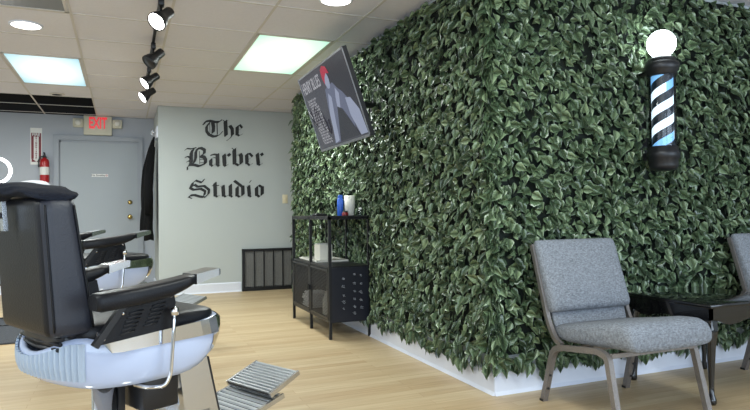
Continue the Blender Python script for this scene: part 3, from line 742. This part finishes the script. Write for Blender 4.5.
def grey_chair(loc, label):
    t = thing('stacking_chair', loc, label, 'chair', 'grey upholstered waiting chairs')
    # local: x across, -y front, z up
    m = MB()
    S = []
    for y, zt, zb, sx in ((.205, .372, .335, .93), (.195, .392, .315, .985), (.10, .408, .312, 1), (-.05, .435, .322, 1), (-.18, .460, .335, 1), (-.25, .464, .338, 1), (-.285, .452, .34, .99), (-.303, .425, .348, .965), (-.308, .40, .37, .93)):
        S.append((y, (zt+zb)/2, (zt-zb)/2, 0, 1, sx))
    pillow(m, (0, 0, 0), .248, S, p=10)
    m.build('seat', TWEED, t)
    b0, b1 = V(0, .225, .40), V(0, .345, .80); bd = (b1-b0).normalized(); bn = V(0, -bd.z, bd.y)  # forward normal
    m = MB(); S = []
    for q, th, sx, off in ((.10, .02, .93, .018), (.115, .033, .97, .03), (.17, .042, .985, .034), (.4, .04, .99, .03), (.7, .034, .995, .026), (.92, .03, 1, .024), (.98, .024, .985, .022), (1.0, .012, .96, .02)):
        c = b0+(b1-b0)*q*1.0+bn*off; S.append((c.y, c.z, th, bn.y, bn.z, sx))
    pillow(m, (0, 0, 0), .262, S, p=10); m.build('backrest', TWEED, t)
    m = MB(); S = []
    for q, th, sx in ((-.12, .016, .9), (-.08, .02, .93), (.06, .02, .95), (.12, .016, .95)):
        c = b0+(b1-b0)*q+bn*.014; S.append((c.y, c.z, th, bn.y, bn.z, sx))
    pillow(m, (0, 0, 0), .25, S, p=10); m.build('lower_back_panel', TWEED, t)
    for s in (-1, 1):
        x = s*.262
        m = MB(); m.tube(roundpath([(x*1.04, .25, .0), (x, .175, .285), (x, -.13, .325), (x, -.185, .31), (x*1.03, -.255, 0)], .055), .0135, square=True)
        l = m.build('leg_frame', HAMMER, t)
        for yy in (.252, -.257):
            m = MB(); m.box((x*1.04-.014, yy-.014, 0), (x*1.04+.014, yy+.014, .012)); m.build('foot_cap', BLKP, l)
        for yy, zz in ((.232, .07), (.215, .14)):
            m = MB(); m.lathe([(.006, 0), (.006, .006), (.002, .008)], (x*1.04, yy-.018, zz), (0, -1, .25), 8); m.build('stacking_bumper', BLKP, l)
        m = MB(); m.tube(roundpath([(x, .12, .305), (x, .165, .325), (x, .215, .40), (x*1.0, .335, .785)], .05), .011, square=True)
        m.build('back_post', HAMMER, t)
    m = MB(); m.box((-.255, -.005, .292), (.255, .02, .312)); m.build('cross_rail', HAMMER, t)
    m = MB(); m.box((-.262, .135, .27), (.262, .15, .285)); m.build('cross_rail', HAMMER, t)
    m = MB(); m.box((-.25, -.2, .305), (.25, -.185, .325)); m.build('cross_rail', HAMMER, t)
    return t
c1 = grey_chair((.437, -.435, 0), 'grey tweed upholstered chair with bronze metal legs left of the black table')
c2 = copy_tree(c1); c2.location = (1.895, -.45, 0); c2['label'] = 'grey upholstered chair at the right edge, cut off by the frame, beyond the black table'

# ------------------------------------------------------------------ black side table
t = thing('side_table', (1.145, -.335, 0), 'glossy black lacquered end table with curved legs between the grey chairs', 'table')
hx, hy, zt = .305, .272, .492
m = MB(); m.box((-hx, -hy, zt-.02), (hx, hy, zt), bev=.005); m.build('tabletop', LACQ, t)
def apron(a, b):
    a = V(*a, 0); b = V(*b, 0); m = MB(); n = 24; top = []; bot = []
    for k in range(n+1):
        q = k/n; p = a+(b-a)*q
        e = abs(q-.5)*2
        dz = .40+.018*math.cos(e*PI*2.0)*(.5+.5*e)
        top.append(p+V(0, 0, zt-.018)); bot.append(p+V(0, 0, dz))
    off = V(a.y-b.y, b.x-a.x, 0).normalized()*-.014
    for k in range(n):
        m.prism([top[k], top[k+1], bot[k+1], bot[k]], off)
    bmesh.ops.remove_doubles(m.bm, verts=m.bm.verts, dist=1e-5)
    m.build('apron', LACQ, t)
ix, iy = hx-.03, hy-.03
ax_, ay_ = hx-.004, hy-.004
apron((ax_, -ay_), (-ax_, -ay_)); apron((-ax_, ay_), (ax_, ay_)); apron((-ax_, -ay_), (-ax_, ay_)); apron((ax_, ay_), (ax_, -ay_))
for sx in (-1, 1):
    for sy in (-1, 1):
        m = MB(); rings = []
        for z, r_, off, sq in ((zt-.027, .024, 0, 1), (.39, .024, 0, 1), (.375, .027, .003, .6), (.34, .025, .004, .3), (.27, .021, 0, 0), (.18, .0165, -.003, 0), (.09, .0125, -.003, 0), (.05, .0125, 0, 0), (.03, .019, .005, 0), (.012, .021, .006, 0), (0, .016, .005, 0)):
            cx, cy = sx*(ix+off), sy*(iy+off); ring = []
            for k in range(20):
                a = 2*PI*k/20; ca, sa = math.cos(a), math.sin(a); e = 1 if sq == 0 else (2/(2+6*sq))
                ring.append(V(cx+r_*math.copysign(abs(ca)**e, ca), cy+r_*math.copysign(abs(sa)**e, sa), z))
            rings.append(ring)
        m.loft(rings); m.build('leg', LACQ, t)

# ------------------------------------------------------------------ black metal cabinet
CX0, CX1, CY0, CY1 = -.352, -.008, 1.69, 2.765
t = thing('metal_cabinet', ((CX0+CX1)/2, (CY0+CY1)/2, 0), 'black metal shelf cabinet with mesh doors standing against the leaf wall', 'cabinet')
hx, hy = (CX1-CX0)/2, (CY1-CY0)/2
ps = .011
for sx in (-1, 1):
    for y in (-hy, -.02, hy):
        m = MB(); yy = min(max(y, -hy+ps), hy-ps); xx = sx*(hx-ps)
        zb = 0
        if y == -.02 and sx == 1: zb = .13
        m.box((xx-ps, yy-ps, zb), (xx+ps, yy+ps, .935)); m.build('post', BLACKM, t)
m = MB(); m.box((-hx, -hy, .915), (hx, hy, .93)); m.box((-hx, -hy, .925), (-hx+.008, hy, .945)); m.box((hx-.008, -hy, .925), (hx, hy, .945)); m.box((-hx, -hy, .925), (hx, -hy+.008, .945)); m.box((-hx, hy-.008, .925), (hx, hy, .945)); m.build('top_tray', BLACKM, t)
m = MB(); m.box((-hx+.004, -hy+.004, .538), (hx-.004, hy-.004, .556)); m.build('middle_shelf', BLACKM, t)
m = MB(); m.box((-hx+.004, -hy+.004, .125), (hx-.004, hy-.004, .14)); m.build('bottom_shelf', BLACKM, t)
m = MB(); m.box((hx-.006, -hy+.02, .14), (hx-.003, hy-.02, .54)); m.build('rear_panel', BLACKM, t)
SIDE = mat('dark_navy_side_panel', (30, 33, 44), .4, .2, var=.1)
for s in (-1, 1):
    m = MB(); y = s*(hy-.004); m.box((-hx+.02, y-.003, .13), (hx-.02, y+.003, .545)); sp_ = m.build('side_panel', SIDE, t)
    if s == -1:
        rr = random.Random(4)
        DEC = mat('pale_grey_decal', (170, 174, 184), .5)
        for cx_, zs in ((.035, (.49, .42, .36, .30, .24, .19)), (-.055, (.46, .40, .33, .28, .23)), (.09, (.48, .415, .35, .29, .23))):
            for z in zs:
                m = MB(); a = rr.uniform(0, PI); w = rr.uniform(.010, .018); q = []
                for k in range(7):
                    q.append((cx_+w*math.cos(a+k*1.9)*(1-.08*k)+rr.uniform(-.004, .004), y-.0045, z+.7*w*math.sin(a+k*1.7)))
                m.tube(q, .0013, 5); m.build('decal', DEC, sp_)
for k, (a, b) in enumerate(((-hy+.024, -.032), (-.008, hy-.024))):
    m = MB(); x = -hx+.004
    for p, q in (((a, .145), (b, .165)), ((a, .515), (b, .535)), ((a, .145), (a+.018, .535)), ((b-.018, .145), (b, .535))): m.box((x-.006, p[0], p[1]), (x+.006, q[0], q[1]))
    dd = m.build('door', BLACKM, t)
    m = MB(); m.box((x-.0015, a+.012, .16), (x+.0015, b-.012, .52)); m.build('mesh_panel', PERF, dd)
    m = MB(); yy = b-.008 if k == 0 else a+.008; m.box((x-.02, yy-.004, .33), (x-.006, yy+.004, .37)); m.build('handle', BLACKM, dd)
zc = .14
def cab(x, y, z): return (x+(CX0+CX1)/2, y+(CY0+CY1)/2, z)
# things inside the cabinet
m = MB(); rr = random.Random(3)
for k in range(6):
    m.box((-.10+rr.uniform(-.01, .01), -.12+rr.uniform(-.01, .01), k*.022), (.08, .12, k*.022+.02), bev=.008)
simple(m, 'folded_towels', TOWELW, 'pale folded towels behind the far mesh door of the cabinet', 'towels', loc=cab(-.02, .26, .14))
m = MB(); m.lathe([(.035, 0), (.037, .01), (.037, .13), (.02, .15), (.015, .19)], n=18); simple(m, 'spray_bottle', CREAM, 'pale bottle behind the near mesh door of the cabinet', 'bottle', loc=cab(-.08, -.2, .14))
m = MB(); m.box((-.06, -.08, 0), (.06, .08, .11), bev=.01); simple(m, 'storage_box', mat('grey_box', (120, 120, 124), .6), 'grey box behind the near mesh door of the cabinet', 'box', loc=cab(0, -.33, .14))
# middle shelf
m = MB(); m.box((-.14, -.27, 0), (.14, .27, .008), bev=.003); m.box((-.14, -.27, .006), (-.132, .27, .016)); m.box((.132, -.27, .006), (.14, .27, .016)); m.box((-.14, -.27, .006), (.14, -.262, .016)); m.box((-.14, .262, .006), (.14, .27, .016))
simple(m, 'white_tray', CREAM, 'shallow white tray on the middle shelf of the cabinet', 'tray', loc=cab(0, .14, .557))
t = thing('tissue_dispenser', cab(-.03, .04, .566), 'white upright dispenser box standing on the middle shelf of the cabinet', 'dispenser')
m = MB(); m.box((-.06, -.075, 0), (.06, .075, .135), bev=.01, seg=3); m.build('box_body', CREAM, t)
m = MB(); m.box((-.045, -.06, .135), (.045, .06, .141), bev=.002); m.build('lid', PAPER, t)
# on the top
def topthing(name, prof, x, y, m_, lab, cat, cap=None):
    t = thing(name, cab(x, y, .9305), lab, cat)
    m = MB(); m.lathe(prof, n=20); m.build('container_body', m_, t)
    if cap: m = MB(); m.lathe(cap[0], n=20); m.build('cap', cap[1], t)
topthing('spray_can', [(.024, 0), (.026, .004), (.026, .15), (.02, .16)], .03, -.24, BLUEP, 'tall blue can on top of the black cabinet', 'can', ([(.021, .158), (.021, .178), (.018, .182)], BLUEP))
topthing('plastic_cup', [(.036, 0), (.042, .10), (.046, .175), (.041, .176), (.038, .16)], .085, -.315, CREAM, 'white tumbler beside the blue can on the cabinet', 'cup')
topthing('small_jar', [(.024, 0), (.026, .01), (.026, .035), (.02, .04)], .035, -.34, REDP, 'small dark red jar in front of the white tumbler', 'jar', ([(.021, .038), (.021, .052)], BLKP))
topthing('small_jar', [(.018, 0), (.019, .01), (.019, .05), (.012, .06)], .12, -.46, CLEAR, 'small clear jar at the near end of the cabinet top', 'jar', ([(.012, .058), (.012, .075)], PAPER))
for k, (x, y, rz, lab) in enumerate(((-.05, .05, .4, 'black hair clipper lying on the middle of the cabinet top'), (-.03, .3, 1.3, 'black hair clipper lying near the far end of the cabinet top'))):
    t = thing('hair_clipper', cab(x, y, .9305), lab, 'clipper', None, rz)
    m = MB(); m.loft([[V(xx, w*math.cos(a*PI/6), .018+h*math.sin(a*PI/6)) for a in range(12)] for xx, w, h in ((-.07, .014, .012), (-.05, .02, .017), (.02, .018, .016), (.06, .022, .014))]); m.build('clipper_body', BLKP, t)
    m = MB(); m.box((.06, -.022, .01), (.085, .022, .02)); m.build('blade', CHROMEB, t)
m = MB(); m.box((-.05, -.1, 0), (.05, .1, .006), bev=.002); simple(m, 'folded_cloth', TOWELW, 'small white cloth on the far half of the cabinet top', 'cloth', loc=cab(.03, .17, .9305))
m = MB(); m.box((-.025, -.05, 0), (.025, .05, .012), bev=.003); simple(m, 'red_comb_case', REDP, 'flat dark red case on the cabinet top beside the clipper', 'case', loc=cab(.045, -.08, .9305))

# ------------------------------------------------------------------ barber chairs
def bl(m, c, h, p=5, n=24, mi=0, layers=6):
    """soft edged block centred c, half sizes h (superellipsoid)"""
    rings = []
    for i in range(layers*2+1):
        a = -PI/2+PI*i/(layers*2); w = max(math.cos(a), 0)**(2/p) if 0 < i < layers*2 else .02; z = math.copysign(abs(math.sin(a))**(2/p), a)
        rings.append([V(c[0]+h[0]*w*math.copysign(abs(math.cos(2*PI*k/n))**(2/p), math.cos(2*PI*k/n)), c[1]+h[1]*w*math.copysign(abs(math.sin(2*PI*k/n))**(2/p), math.sin(2*PI*k/n)), c[2]+h[2]*z) for k in range(n)])
    m.loft(rings, mi)
def barber_chair(loc, rz, label, lift=0):
    t = thing('barber_chair', loc, label, 'barber chair', 'black and white barber chairs', rz)
    D = lift
    m = MB(); m.lathe([(.31, 0), (.31, .012), (.29, .022), (.12, .045), (.07, .06), (.06, .06)], n=40); m.build('base_disc', CHROME, t)
    m = MB(); m.lathe([(.062, .05), (.062, .2), (.045, .21), (.045, .385+D)], n=28)
    m.lathe([(.055, .375+D), (.07, .38+D), (.075, .395+D)], n=28, mi=1); m.box((.04, -.02, .2), (.065, .02, .38+D), mi=1); m.build('column', [CHROME, BLKP], t)
    # shell: plan outline, u forward
    def outline(z, k, f=1.0):
        # k scale; rounded rectangle rear, slightly boat shaped
        pts = []
        for i in range(48):
            a = 2*PI*i/48; ca, sa = math.cos(a), math.sin(a)
            u = (.366*abs(ca)**.42 if ca > 0 else -.262*abs(ca)**.95)*k
            v = .295*math.copysign(abs(sa)**(.5 if ca > 0 else .8), sa)*k*(1 if ca > 0 else 1-.12*abs(ca))
            pts.append((u, v))
        return pts
    def zrim(u, v):
        z = .55+.09*(u+.2)*.75
        if u < -.12:
            z += .03*min(1, (-.12-u)/.1)*(abs(v)/.2)**2-.03*min(1, (-.12-u)/.1)*(1-(abs(v)/.2)**2)
        return z
    def zbot(u): return .40+.065*max(0, (u-.12)/.2)**2+.035*max(0, (-.12-u)/.15)**1.5
    m = MB(); rings = []
    for q in (0, .12, .35, .6, .85, 1.0, 1.08):
        k = (.965, .995, 1.0, .99, .955, .90, .7)[(0, .12, .35, .6, .85, 1.0, 1.08).index(q)]
        base = outline(0, k); ring = []
        for (u, v) in base:
            zt, zb = zrim(u, v), zbot(u)
            z = zt+(zb-zt)*min(q, 1.0) - (.006 if q > 1 else 0)
            ring.append(V(u, v, z+D))
        rings.append(ring)
    fs = m.loft(rings, 0, caps=False); m.bm.faces.new([m.bm.verts.new(p) for p in rings[-1]])
    inner = [[V(p.x*.95, p.y*.95, p.z-.002) for p in rings[0]], [V(p.x*.93, p.y*.93, p.z-.06) for p in rings[0]]]
    m.loft([rings[0]]+inner, 0, caps=False); m.bm.faces.new([m.bm.verts.new(p) for p in inner[1]])
    bmesh.ops.remove_doubles(m.bm, verts=m.bm.verts, dist=1e-5)
    sh = m.build('seat_shell', SHELL, t)
    # ribbed rear panel hugging the back of the shell
    m = MB(); cols = []
    R0 = rings
    idx = [i for i in range(48) if R0[2][i].x < -.15]
    prof = []
    for i in idx:
        prof.append([R0[1][i], R0[2][i], R0[3][i], R0[4][i]])
    def lerpcol(f):
        a = int(f); b = min(a+1, len(prof)-1); w = f-a
        return [prof[a][j]*(1-w)+prof[b][j]*w for j in range(4)]
    nr = 24; grid = []
    for k in range(nr*4+1):
        c = lerpcol(k/(nr*4)*(len(prof)-1)); off = .004+(.009 if k % 4 in (1, 2) else 0)
        grid.append([V(p.x*1.0-off, p.y*(1+off), p.z) for p in c])
    m.loft(grid, 0, caps=False, closed=False, sm=False); rp_ = m.build('ribbed_rear_panel', SHELLR, t)
    # chrome side trims and front cap
    for s in (-1, 1):
        m = MB(); P0 = []; P1 = []
        for k in range(13):
            u = -.16+.44*k/12
            i = min(range(48), key=lambda i: abs(R0[1][i].x-u)+(0 if R0[1][i].y*s > 0 else 9))
            v = s*(.2985 if u < .2 else .2985-.02*((u-.2)/.1)**2)
            zt = zrim(u, v)+.004; h_ = .036+.02*k/12
            P0.append(V(u, v, zt+D)); P1.append(V(u+(.01 if k else .0), v+s*.0015, zt-(h_ if k else .02)+D))
        for k in range(12): m.prism([P0[k], P0[k+1], P1[k+1], P1[k]], (0, -s*.006, 0))
        bmesh.ops.remove_doubles(m.bm, verts=m.bm.verts, dist=1e-5)
        m.build('chrome_trim', CHROME, t)
    m = MB(); fr = [i for i in range(48) if R0[2][i].x > .262]; fr = sorted(fr, key=lambda i: R0[2][i].y)
    rows = []
    for i in fr: rows.append([V(R0[j][i].x+.003, R0[j][i].y*1.008, R0[j][i].z+.001) for j in range(0, 5)])
    m.loft(rows, 0, caps=False, closed=False); m.build('front_cap', CHROME, t)
    # seat cushion and dark bellows below the back
    m = MB(); bl(m, (.075, 0, .573+D), (.265, .238, .042), 6); m.build('seat_cushion', VINYL, t)
    m = MB(); bl(m, (-.17, 0, .555+D), (.06, .17, .05), 4)
    for k in range(5): m.tube([(-.225+.006*k, -.17, .535+.016*k+D), (-.232+.006*k, 0, .53+.016*k+D), (-.225+.006*k, .17, .535+.016*k+D)], .007, 8)
    m.build('bellows', BLKP, t)
    m = MB(); m.box((-.2, -.19, .565+D), (-.1, .19, .595+D), bev=.012); m.build('back_hinge_bar', BLKP, t)
    # backrest: lofted slab leaning back, paler vinyl on its side faces, and side seams
    def bsec(z, u0, u1, hv, r_=.045):
        pts = []; n = 10
        for (cu, cv, a0) in ((u1-r_, hv-r_, 0), (u0+r_, hv-r_, PI/2), (u0+r_, -hv+r_, PI), (u1-r_, -hv+r_, 3*PI/2)):
            for k in range(n+1):
                a = a0+PI/2*k/n; pts.append(V(cu+r_*math.cos(a), cv+r_*math.sin(a), z+D))
        return pts
    m = MB(); secs = []
    for q in range(15):
        z = .60+q/14*.395
        u0 = -.272-.028*(z-.6)/.4; u1 = -.118-.06*(z-.6)/.4
        hv = .222-.0*(z-.6)
        secs.append((z, u0, u1, hv))
    ring_s = [bsec(.578, -.245, -.135, .195, .03), bsec(.585, -.265, -.122, .213, .035)]+[bsec(*s_) for s_ in secs]
    for dz, ins in ((.014, .007), (.026, .02), (.033, .04), (.036, .058)):
        z, u0, u1, hv = secs[-1]; ring_s.append(bsec(z+dz, u0+ins, u1-ins*.9, hv-ins*1.0, max(.045-ins*.6, .008)))
    m.loft(ring_s, 0)
    for f in m.bm.faces:
        c = f.calc_center_median(); n_ = f.normal
        f.normal_update()
        if abs(f.normal.y) > .55: f.material_index = 1
    bk = m.build('backrest', [VINYL, VINYL2], t)
    for s in (-1, 1):
        m = MB()
        for ue in (0, 1):
            pts = [V((u0+.018 if ue == 0 else u1-.018), s*(hv-.0045 if True else 0), z+D) for z, u0, u1, hv in secs]
            m.tube(pts, .0035, 6)
        m.build('piping', VINYL, bk)
    # headrest with chrome post
    m = MB(); bl(m, (-.245, .05, 1.035+D), (.05, .14, .02), 4); hr = m.build('headrest', VINYL, t)
    m = MB(); m.box((-.332, -.006, .915+D), (-.318, .022, 1.01+D), rot=Matrix.Rotation(-.07, 3, 'Y')); m.lathe([(.011, 0), (.011, .008), (.003, .01)], (-.331, .008, .965+D), (-1, 0, 0), 10, mi=1); m.build('headrest_post', [CHROMEB, BLKP], hr)
    # armrests
    for s in (-1, 1):
        v0 = s*.325
        prof = [(-.185, .67, .715), (-.17, .665, .722), (-.05, .672, .732), (.06, .685, .744), (.118, .708, .752), (.15, .724, .756)]
        m = MB(); rings_ = []
        for k, (u, zb, zt) in enumerate(prof):
            hw = .045 if k > 0 else .032; hh = (zt-zb)/2; zc_ = (zt+zb)/2; r_ = []
            for i in range(20):
                a = 2*PI*i/20; ca, sa = math.cos(a), math.sin(a)
                r_.append(V(u, v0+hw*math.copysign(abs(ca)**.55, ca), zc_+hh*math.copysign(abs(sa)**.55, sa)+D))
            rings_.append(r_)
        m.loft(rings_); arm = m.build('armrest', VINYL, t)
        m = MB(); rr_ = []
        for u, zb, zt, hw in ((.148, .722, .757, .0455), (.2, .737, .765, .044), (.238, .745, .771, .043), (.247, .75, .766, .04)):
            rr_.append([V(u+(.012 if q[1] > 0 else 0)*0, v0+q[0]*hw, (zt if q[1] > 0 else zb)+D) for q in ((-1, -1), (1, -1), (1, 1), (-1, 1))])
        m.loft(rr_, sm=False); m.build('chrome_arm_tip', TIPC, arm)
        m = MB(); vi = s*.302
        m.prism([(-.165, vi, .555+D), (-.07, vi, .675+D), (.10, vi, .70+D), (.108, vi, .66+D), (.092, vi, .61+D), (.09, vi, .575+D)], (0, -s*.016, 0))
        pn = m.build('arm_side_panel', VINYL, t)
        m = MB(); m.tube([(-.172, vi+s*.004, .555+D), (-.07, vi+s*.004, .685+D)], .010, square=True); m.build('recline_bar', BLKP, pn)
        for u0_, z0_ in ((-.085, .60), (-.005, .615)):
            m = MB()
            for k in range(6):
                m.tube([(u0_+.006*k-.004, vi+s*.003, z0_+.0125*k-.02+D), (u0_+.006*k+.044, vi+s*.003, z0_+.0125*k-.012+D)], .0028, 6)
            m.build('louvre', BLKP, pn)
        for u_, z_ in ((-.145, .575), (-.082, .648), (.085, .685)):
            m = MB(); m.lathe([(.0065, 0), (.0055, .004), (.001, .005)], (u_, vi+s*.006, z_+D), (0, s, 0), 10); m.build('rivet', CHROME, pn)
    # recline lever on the near side
    m = MB(); m.tube(roundpath([(.083, -.335, .635+D), (.078, -.34, .58+D), (.066, -.34, .43+D), (.05, -.335, .392+D), (.01, -.30, .388+D), (-.01, -.24, .392+D)], .03), .0062, 10)
    m.lathe([(.001, -.016), (.014, -.012), (.016, 0), (.014, .012), (.001, .016)], (.083, -.335, .636+D), (0, 0, 1), 14); m.build('recline_lever', CHROME, t)
    # footrest carrier and plates
    m = MB(); m.box((.08, -.13, .25+D), (.22, .13, .405+D), bev=.01); m.build('mechanism_box', BLKP, t)
    m = MB()
    for s in (-1, 1):
        m.prism([(.225, s*.12, .40+D), (.345, s*.12, .41+D), (.40, s*.12, .17+D), (.34, s*.12, .12+D), (.26, s*.12, .14+D)], (0, -s*.035, 0))
    m.box((.30, -.12, .16+D), (.36, .12, .2+D)); m.box((.2, -.1, .3+D), (.3, .1, .38+D)); m.build('footrest_carrier', CHROMEB, t)
    for s in (-1, 1):
        m = MB(); m.prism([(.348, s*.112, .405+D), (.362, s*.112, .40+D), (.415, s*.112, .16+D), (.40, s*.112, .16+D)], (0, -s*.02, 0)); m.build('carrier_edge', BLKP, t)
    def plate(name, a, b, hv, n, th=.012, mats=(CHROMEB, DARKM)):
        a = V(a[0], 0, a[1]+D); b = V(b[0], 0, b[1]+D); d_ = (b-a); ln = d_.length; d_ = d_.normalized(); nn_ = V(-d_.z, 0, d_.x)
        m = MB()
        m.prism([a+V(0, -hv, 0), b+V(0, -hv*.96, 0), b+V(0, hv*.96, 0), a+V(0, hv, 0)], -nn_*th)
        m.prism([a+V(0, -hv+.01, 0)+nn_*.0006, b+V(0, -hv+.012, 0)+nn_*.0006, b+V(0, hv-.012, 0)+nn_*.0006, a+V(0, hv-.01, 0)+nn_*.0006], nn_*.0006, 1)
        for s in (-1, 1):
            m.prism([a+V(0, s*hv, 0), b+V(0, s*hv*.96, 0), b+V(0, s*hv*.96, 0)+nn_*.008, a+V(0, s*hv, 0)+nn_*.008], (0, -s*.012, 0))
        pl = m.build(name, mats, t)
        for k in range(n):
            c = a+d_*(ln*(k+.5)/n); w = ln/n*.30
            m = MB(); m.prism([c-d_*w*1.1+V(0, -hv+.016, 0)+nn_*.001, c+d_*w*1.1+V(0, -hv+.016, 0)+nn_*.001, c+d_*w*.7+V(0, -hv+.016, 0)+nn_*.008, c-d_*w*.7+V(0, -hv+.016, 0)+nn_*.008], (0, 2*hv-.032, 0)); m.build('rib', SLAT, pl)
        m = MB(); m.box(a+V(0, -hv+.014, 0)-d_*0-V(.002, 0, .002), a+V(.0, hv-.014, 0)+V(.012, 0, .004)); m.build('hinge_edge', BLKP, pl)
        return pl
    plate('lower_foot_plate', (.40, .105), (.70, .178), .172, 12)
    plate('upper_foot_plate', (.63, .192), (.797, .256), .160, 10, .012)
    return t
TH = math.radians(26)
bc1 = barber_chair((-1.86, -.283, 0), TH, 'nearest barber chair, black vinyl and white shell, with a dark towel over its back')
bc2 = barber_chair((-2.01, 1.73, 0), TH, 'farther barber chair, raised higher, mostly hidden behind the nearest one', .095)

# towels over the headrest of the nearest chair
m = MB(); bl(m, (-.155, .265, 1.062), (.04, .145, .034), 2.6)
o = m.build('white_towel', TOWELW); o.location = (-1.86, -.283, 0); o.rotation_euler = (0, 0, TH)
tag(o, 'white folded towel behind the dark towel on top of the nearest barber chair', 'towel')
m = MB(); rings = []
KEY = ((-.215, -.245, 1.012, .03, .004), (-.2, -.24, 1.02, .06, .011), (-.14, -.235, 1.034, .08, .017), (-.05, -.235, 1.044, .09, .022), (.05, -.25, 1.048, .092, .028), (.14, -.26, 1.043, .09, .038), (.24, -.26, 1.035, .085, .044), (.33, -.26, 1.022, .075, .046), (.40, -.255, 1.005, .06, .04), (.415, -.255, 1.0, .03, .02))
def key(v):
    for p, q in zip(KEY[:-1], KEY[1:]):
        if v <= q[0]+1e-9:
            w = (v-p[0])/(q[0]-p[0]); return [p[i]*(1-w)+q[i]*w for i in range(5)]
for k in range(41):
    v, cu, cz, hu, hz = key(-.215+.63*k/40); ring = []
    for i in range(36):
        a_ = 2*PI*i/36; f = 1+.06*math.sin(a_*4+v*31)+.035*math.sin(a_*7-v*53)
        ring.append(V(cu+hu*f*math.copysign(abs(math.cos(a_))**.8, math.cos(a_)), v, cz+hz*f*math.copysign(abs(math.sin(a_))**.8, math.sin(a_))))
    rings.append(ring)
m.loft(rings); o = m.build('dark_towel', TOWELB); o.location = (-1.86, -.283, 0); o.rotation_euler = (0, 0, TH)
tag(o, 'dark charcoal towel folded over the top of the nearest barber chair', 'towel')

# ------------------------------------------------------------------ jacket and hook rack on the return wall
t = thing('coat_hook_rack', (-1.4, 5.24, 1.98), 'white hook rack on the narrow return wall above the black jacket', 'hook rack')
m = MB(); m.box((-.018, -.22, -.07), (0, .22, .07), bev=.004); m.build('back_board', WHITE, t)
for k in range(4):
    m = MB(); y = -.15+.1*k; m.tube([(-.018, y, 0), (-.05, y, -.01), (-.065, y, .02), (-.06, y, .045)], .006, 8); m.build('hook', CHROMEB, t)
m = MB(); rings = []; rr = random.Random(8)
for k in range(22):
    q = k/21; z = 1.94-1.27*q
    th = .012+.052*min(1, q*3.2)**.8 + .028*q; wy = .03+.16*min(1, q*2.6)**.7+.03*q
    if q > .93: th *= .75
    ring = []
    for i in range(40):
        a = 2*PI*i/40; f = 1+.13*math.sin(a*6+q*4)+.08*math.sin(a*11-q*9)
        x = -1.42-th-th*math.cos(a)*f*(1 if math.cos(a) > 0 else .55)
        ring.append(V(min(x, -1.402), 5.24+wy*math.sin(a)*(1+.05*math.sin(q*12)), z+.01*math.sin(a*3)*(1 if k > 18 else 0)))
    rings.append(ring)
m.loft(rings)
jk = thing('jacket', (-1.41, 5.24, .66), 'long black jacket hanging on the narrow return wall beside the door', 'jacket')
o = m.build('jacket_body', BLACKC, jk); o.location = (1.41, -5.24, -.66)
for s in (-1, 1):
    m = MB(); m.tube([(-1.46, 5.24+s*.1, 1.80), (-1.50, 5.24+s*.2, 1.5), (-1.515, 5.24+s*.21, 1.2), (-1.52, 5.24+s*.2, .98)], [.035, .05, .05, .042], 12)
    o = m.build('sleeve', BLACKC, jk); o.location = (1.41, -5.24, -.66)

# ------------------------------------------------------------------ ring light, mat, cable
t = thing('ring_light', (-2.99, 4.5, 0), 'glowing white ring light on a thin stand at the left edge', 'ring light')
RG = glow_mat('ring_glow', (255, 255, 255), 4)
m = MB(); m.tube([(.125*math.cos(a*PI/20), 0, 1.445+.125*math.sin(a*PI/20)) for a in range(40)], .016, 10, loop=True); m.build('glowing_ring', RG, t)
m = MB(); m.tube([(0, .02, .25), (0, .02, 1.31)], .009, 10); m.build('pole', BLKP, t)
m = MB(); m.box((-.03, -.01, 1.27), (.035, .03, 1.335), bev=.005); m.box((-.022, -.014, 1.28), (.027, -.01, 1.325), mi=1); m.build('phone_clamp', [BLKP, PAPER], t)
for k in range(3):
    a = k*2*PI/3+.5; m = MB(); m.tube([(0, .02, .3), (.28*math.cos(a), .02+.28*math.sin(a), .008)], .008, 8); m.build('leg', BLKP, t)
m = MB(); m.box((-4.2, 2.615, 0), (-2.05, 4.0, .012), bev=.004); simple(m, 'floor_mat', RUBBER, 'dark anti fatigue floor mat behind the nearest barber chair', 'mat')
m = MB(); pts = []
for k in range(24):
    q = k/23; a = q*2.2; pts.append((-2.95+.25*math.sin(a*2.1)+.02*k*.3, 3.9-.75*q+.06*math.sin(a*5), .017))
m.tube(pts, .005, 6); simple(m, 'power_cable', BLKP, 'thin black cable looping across the dark floor mat', 'cable')
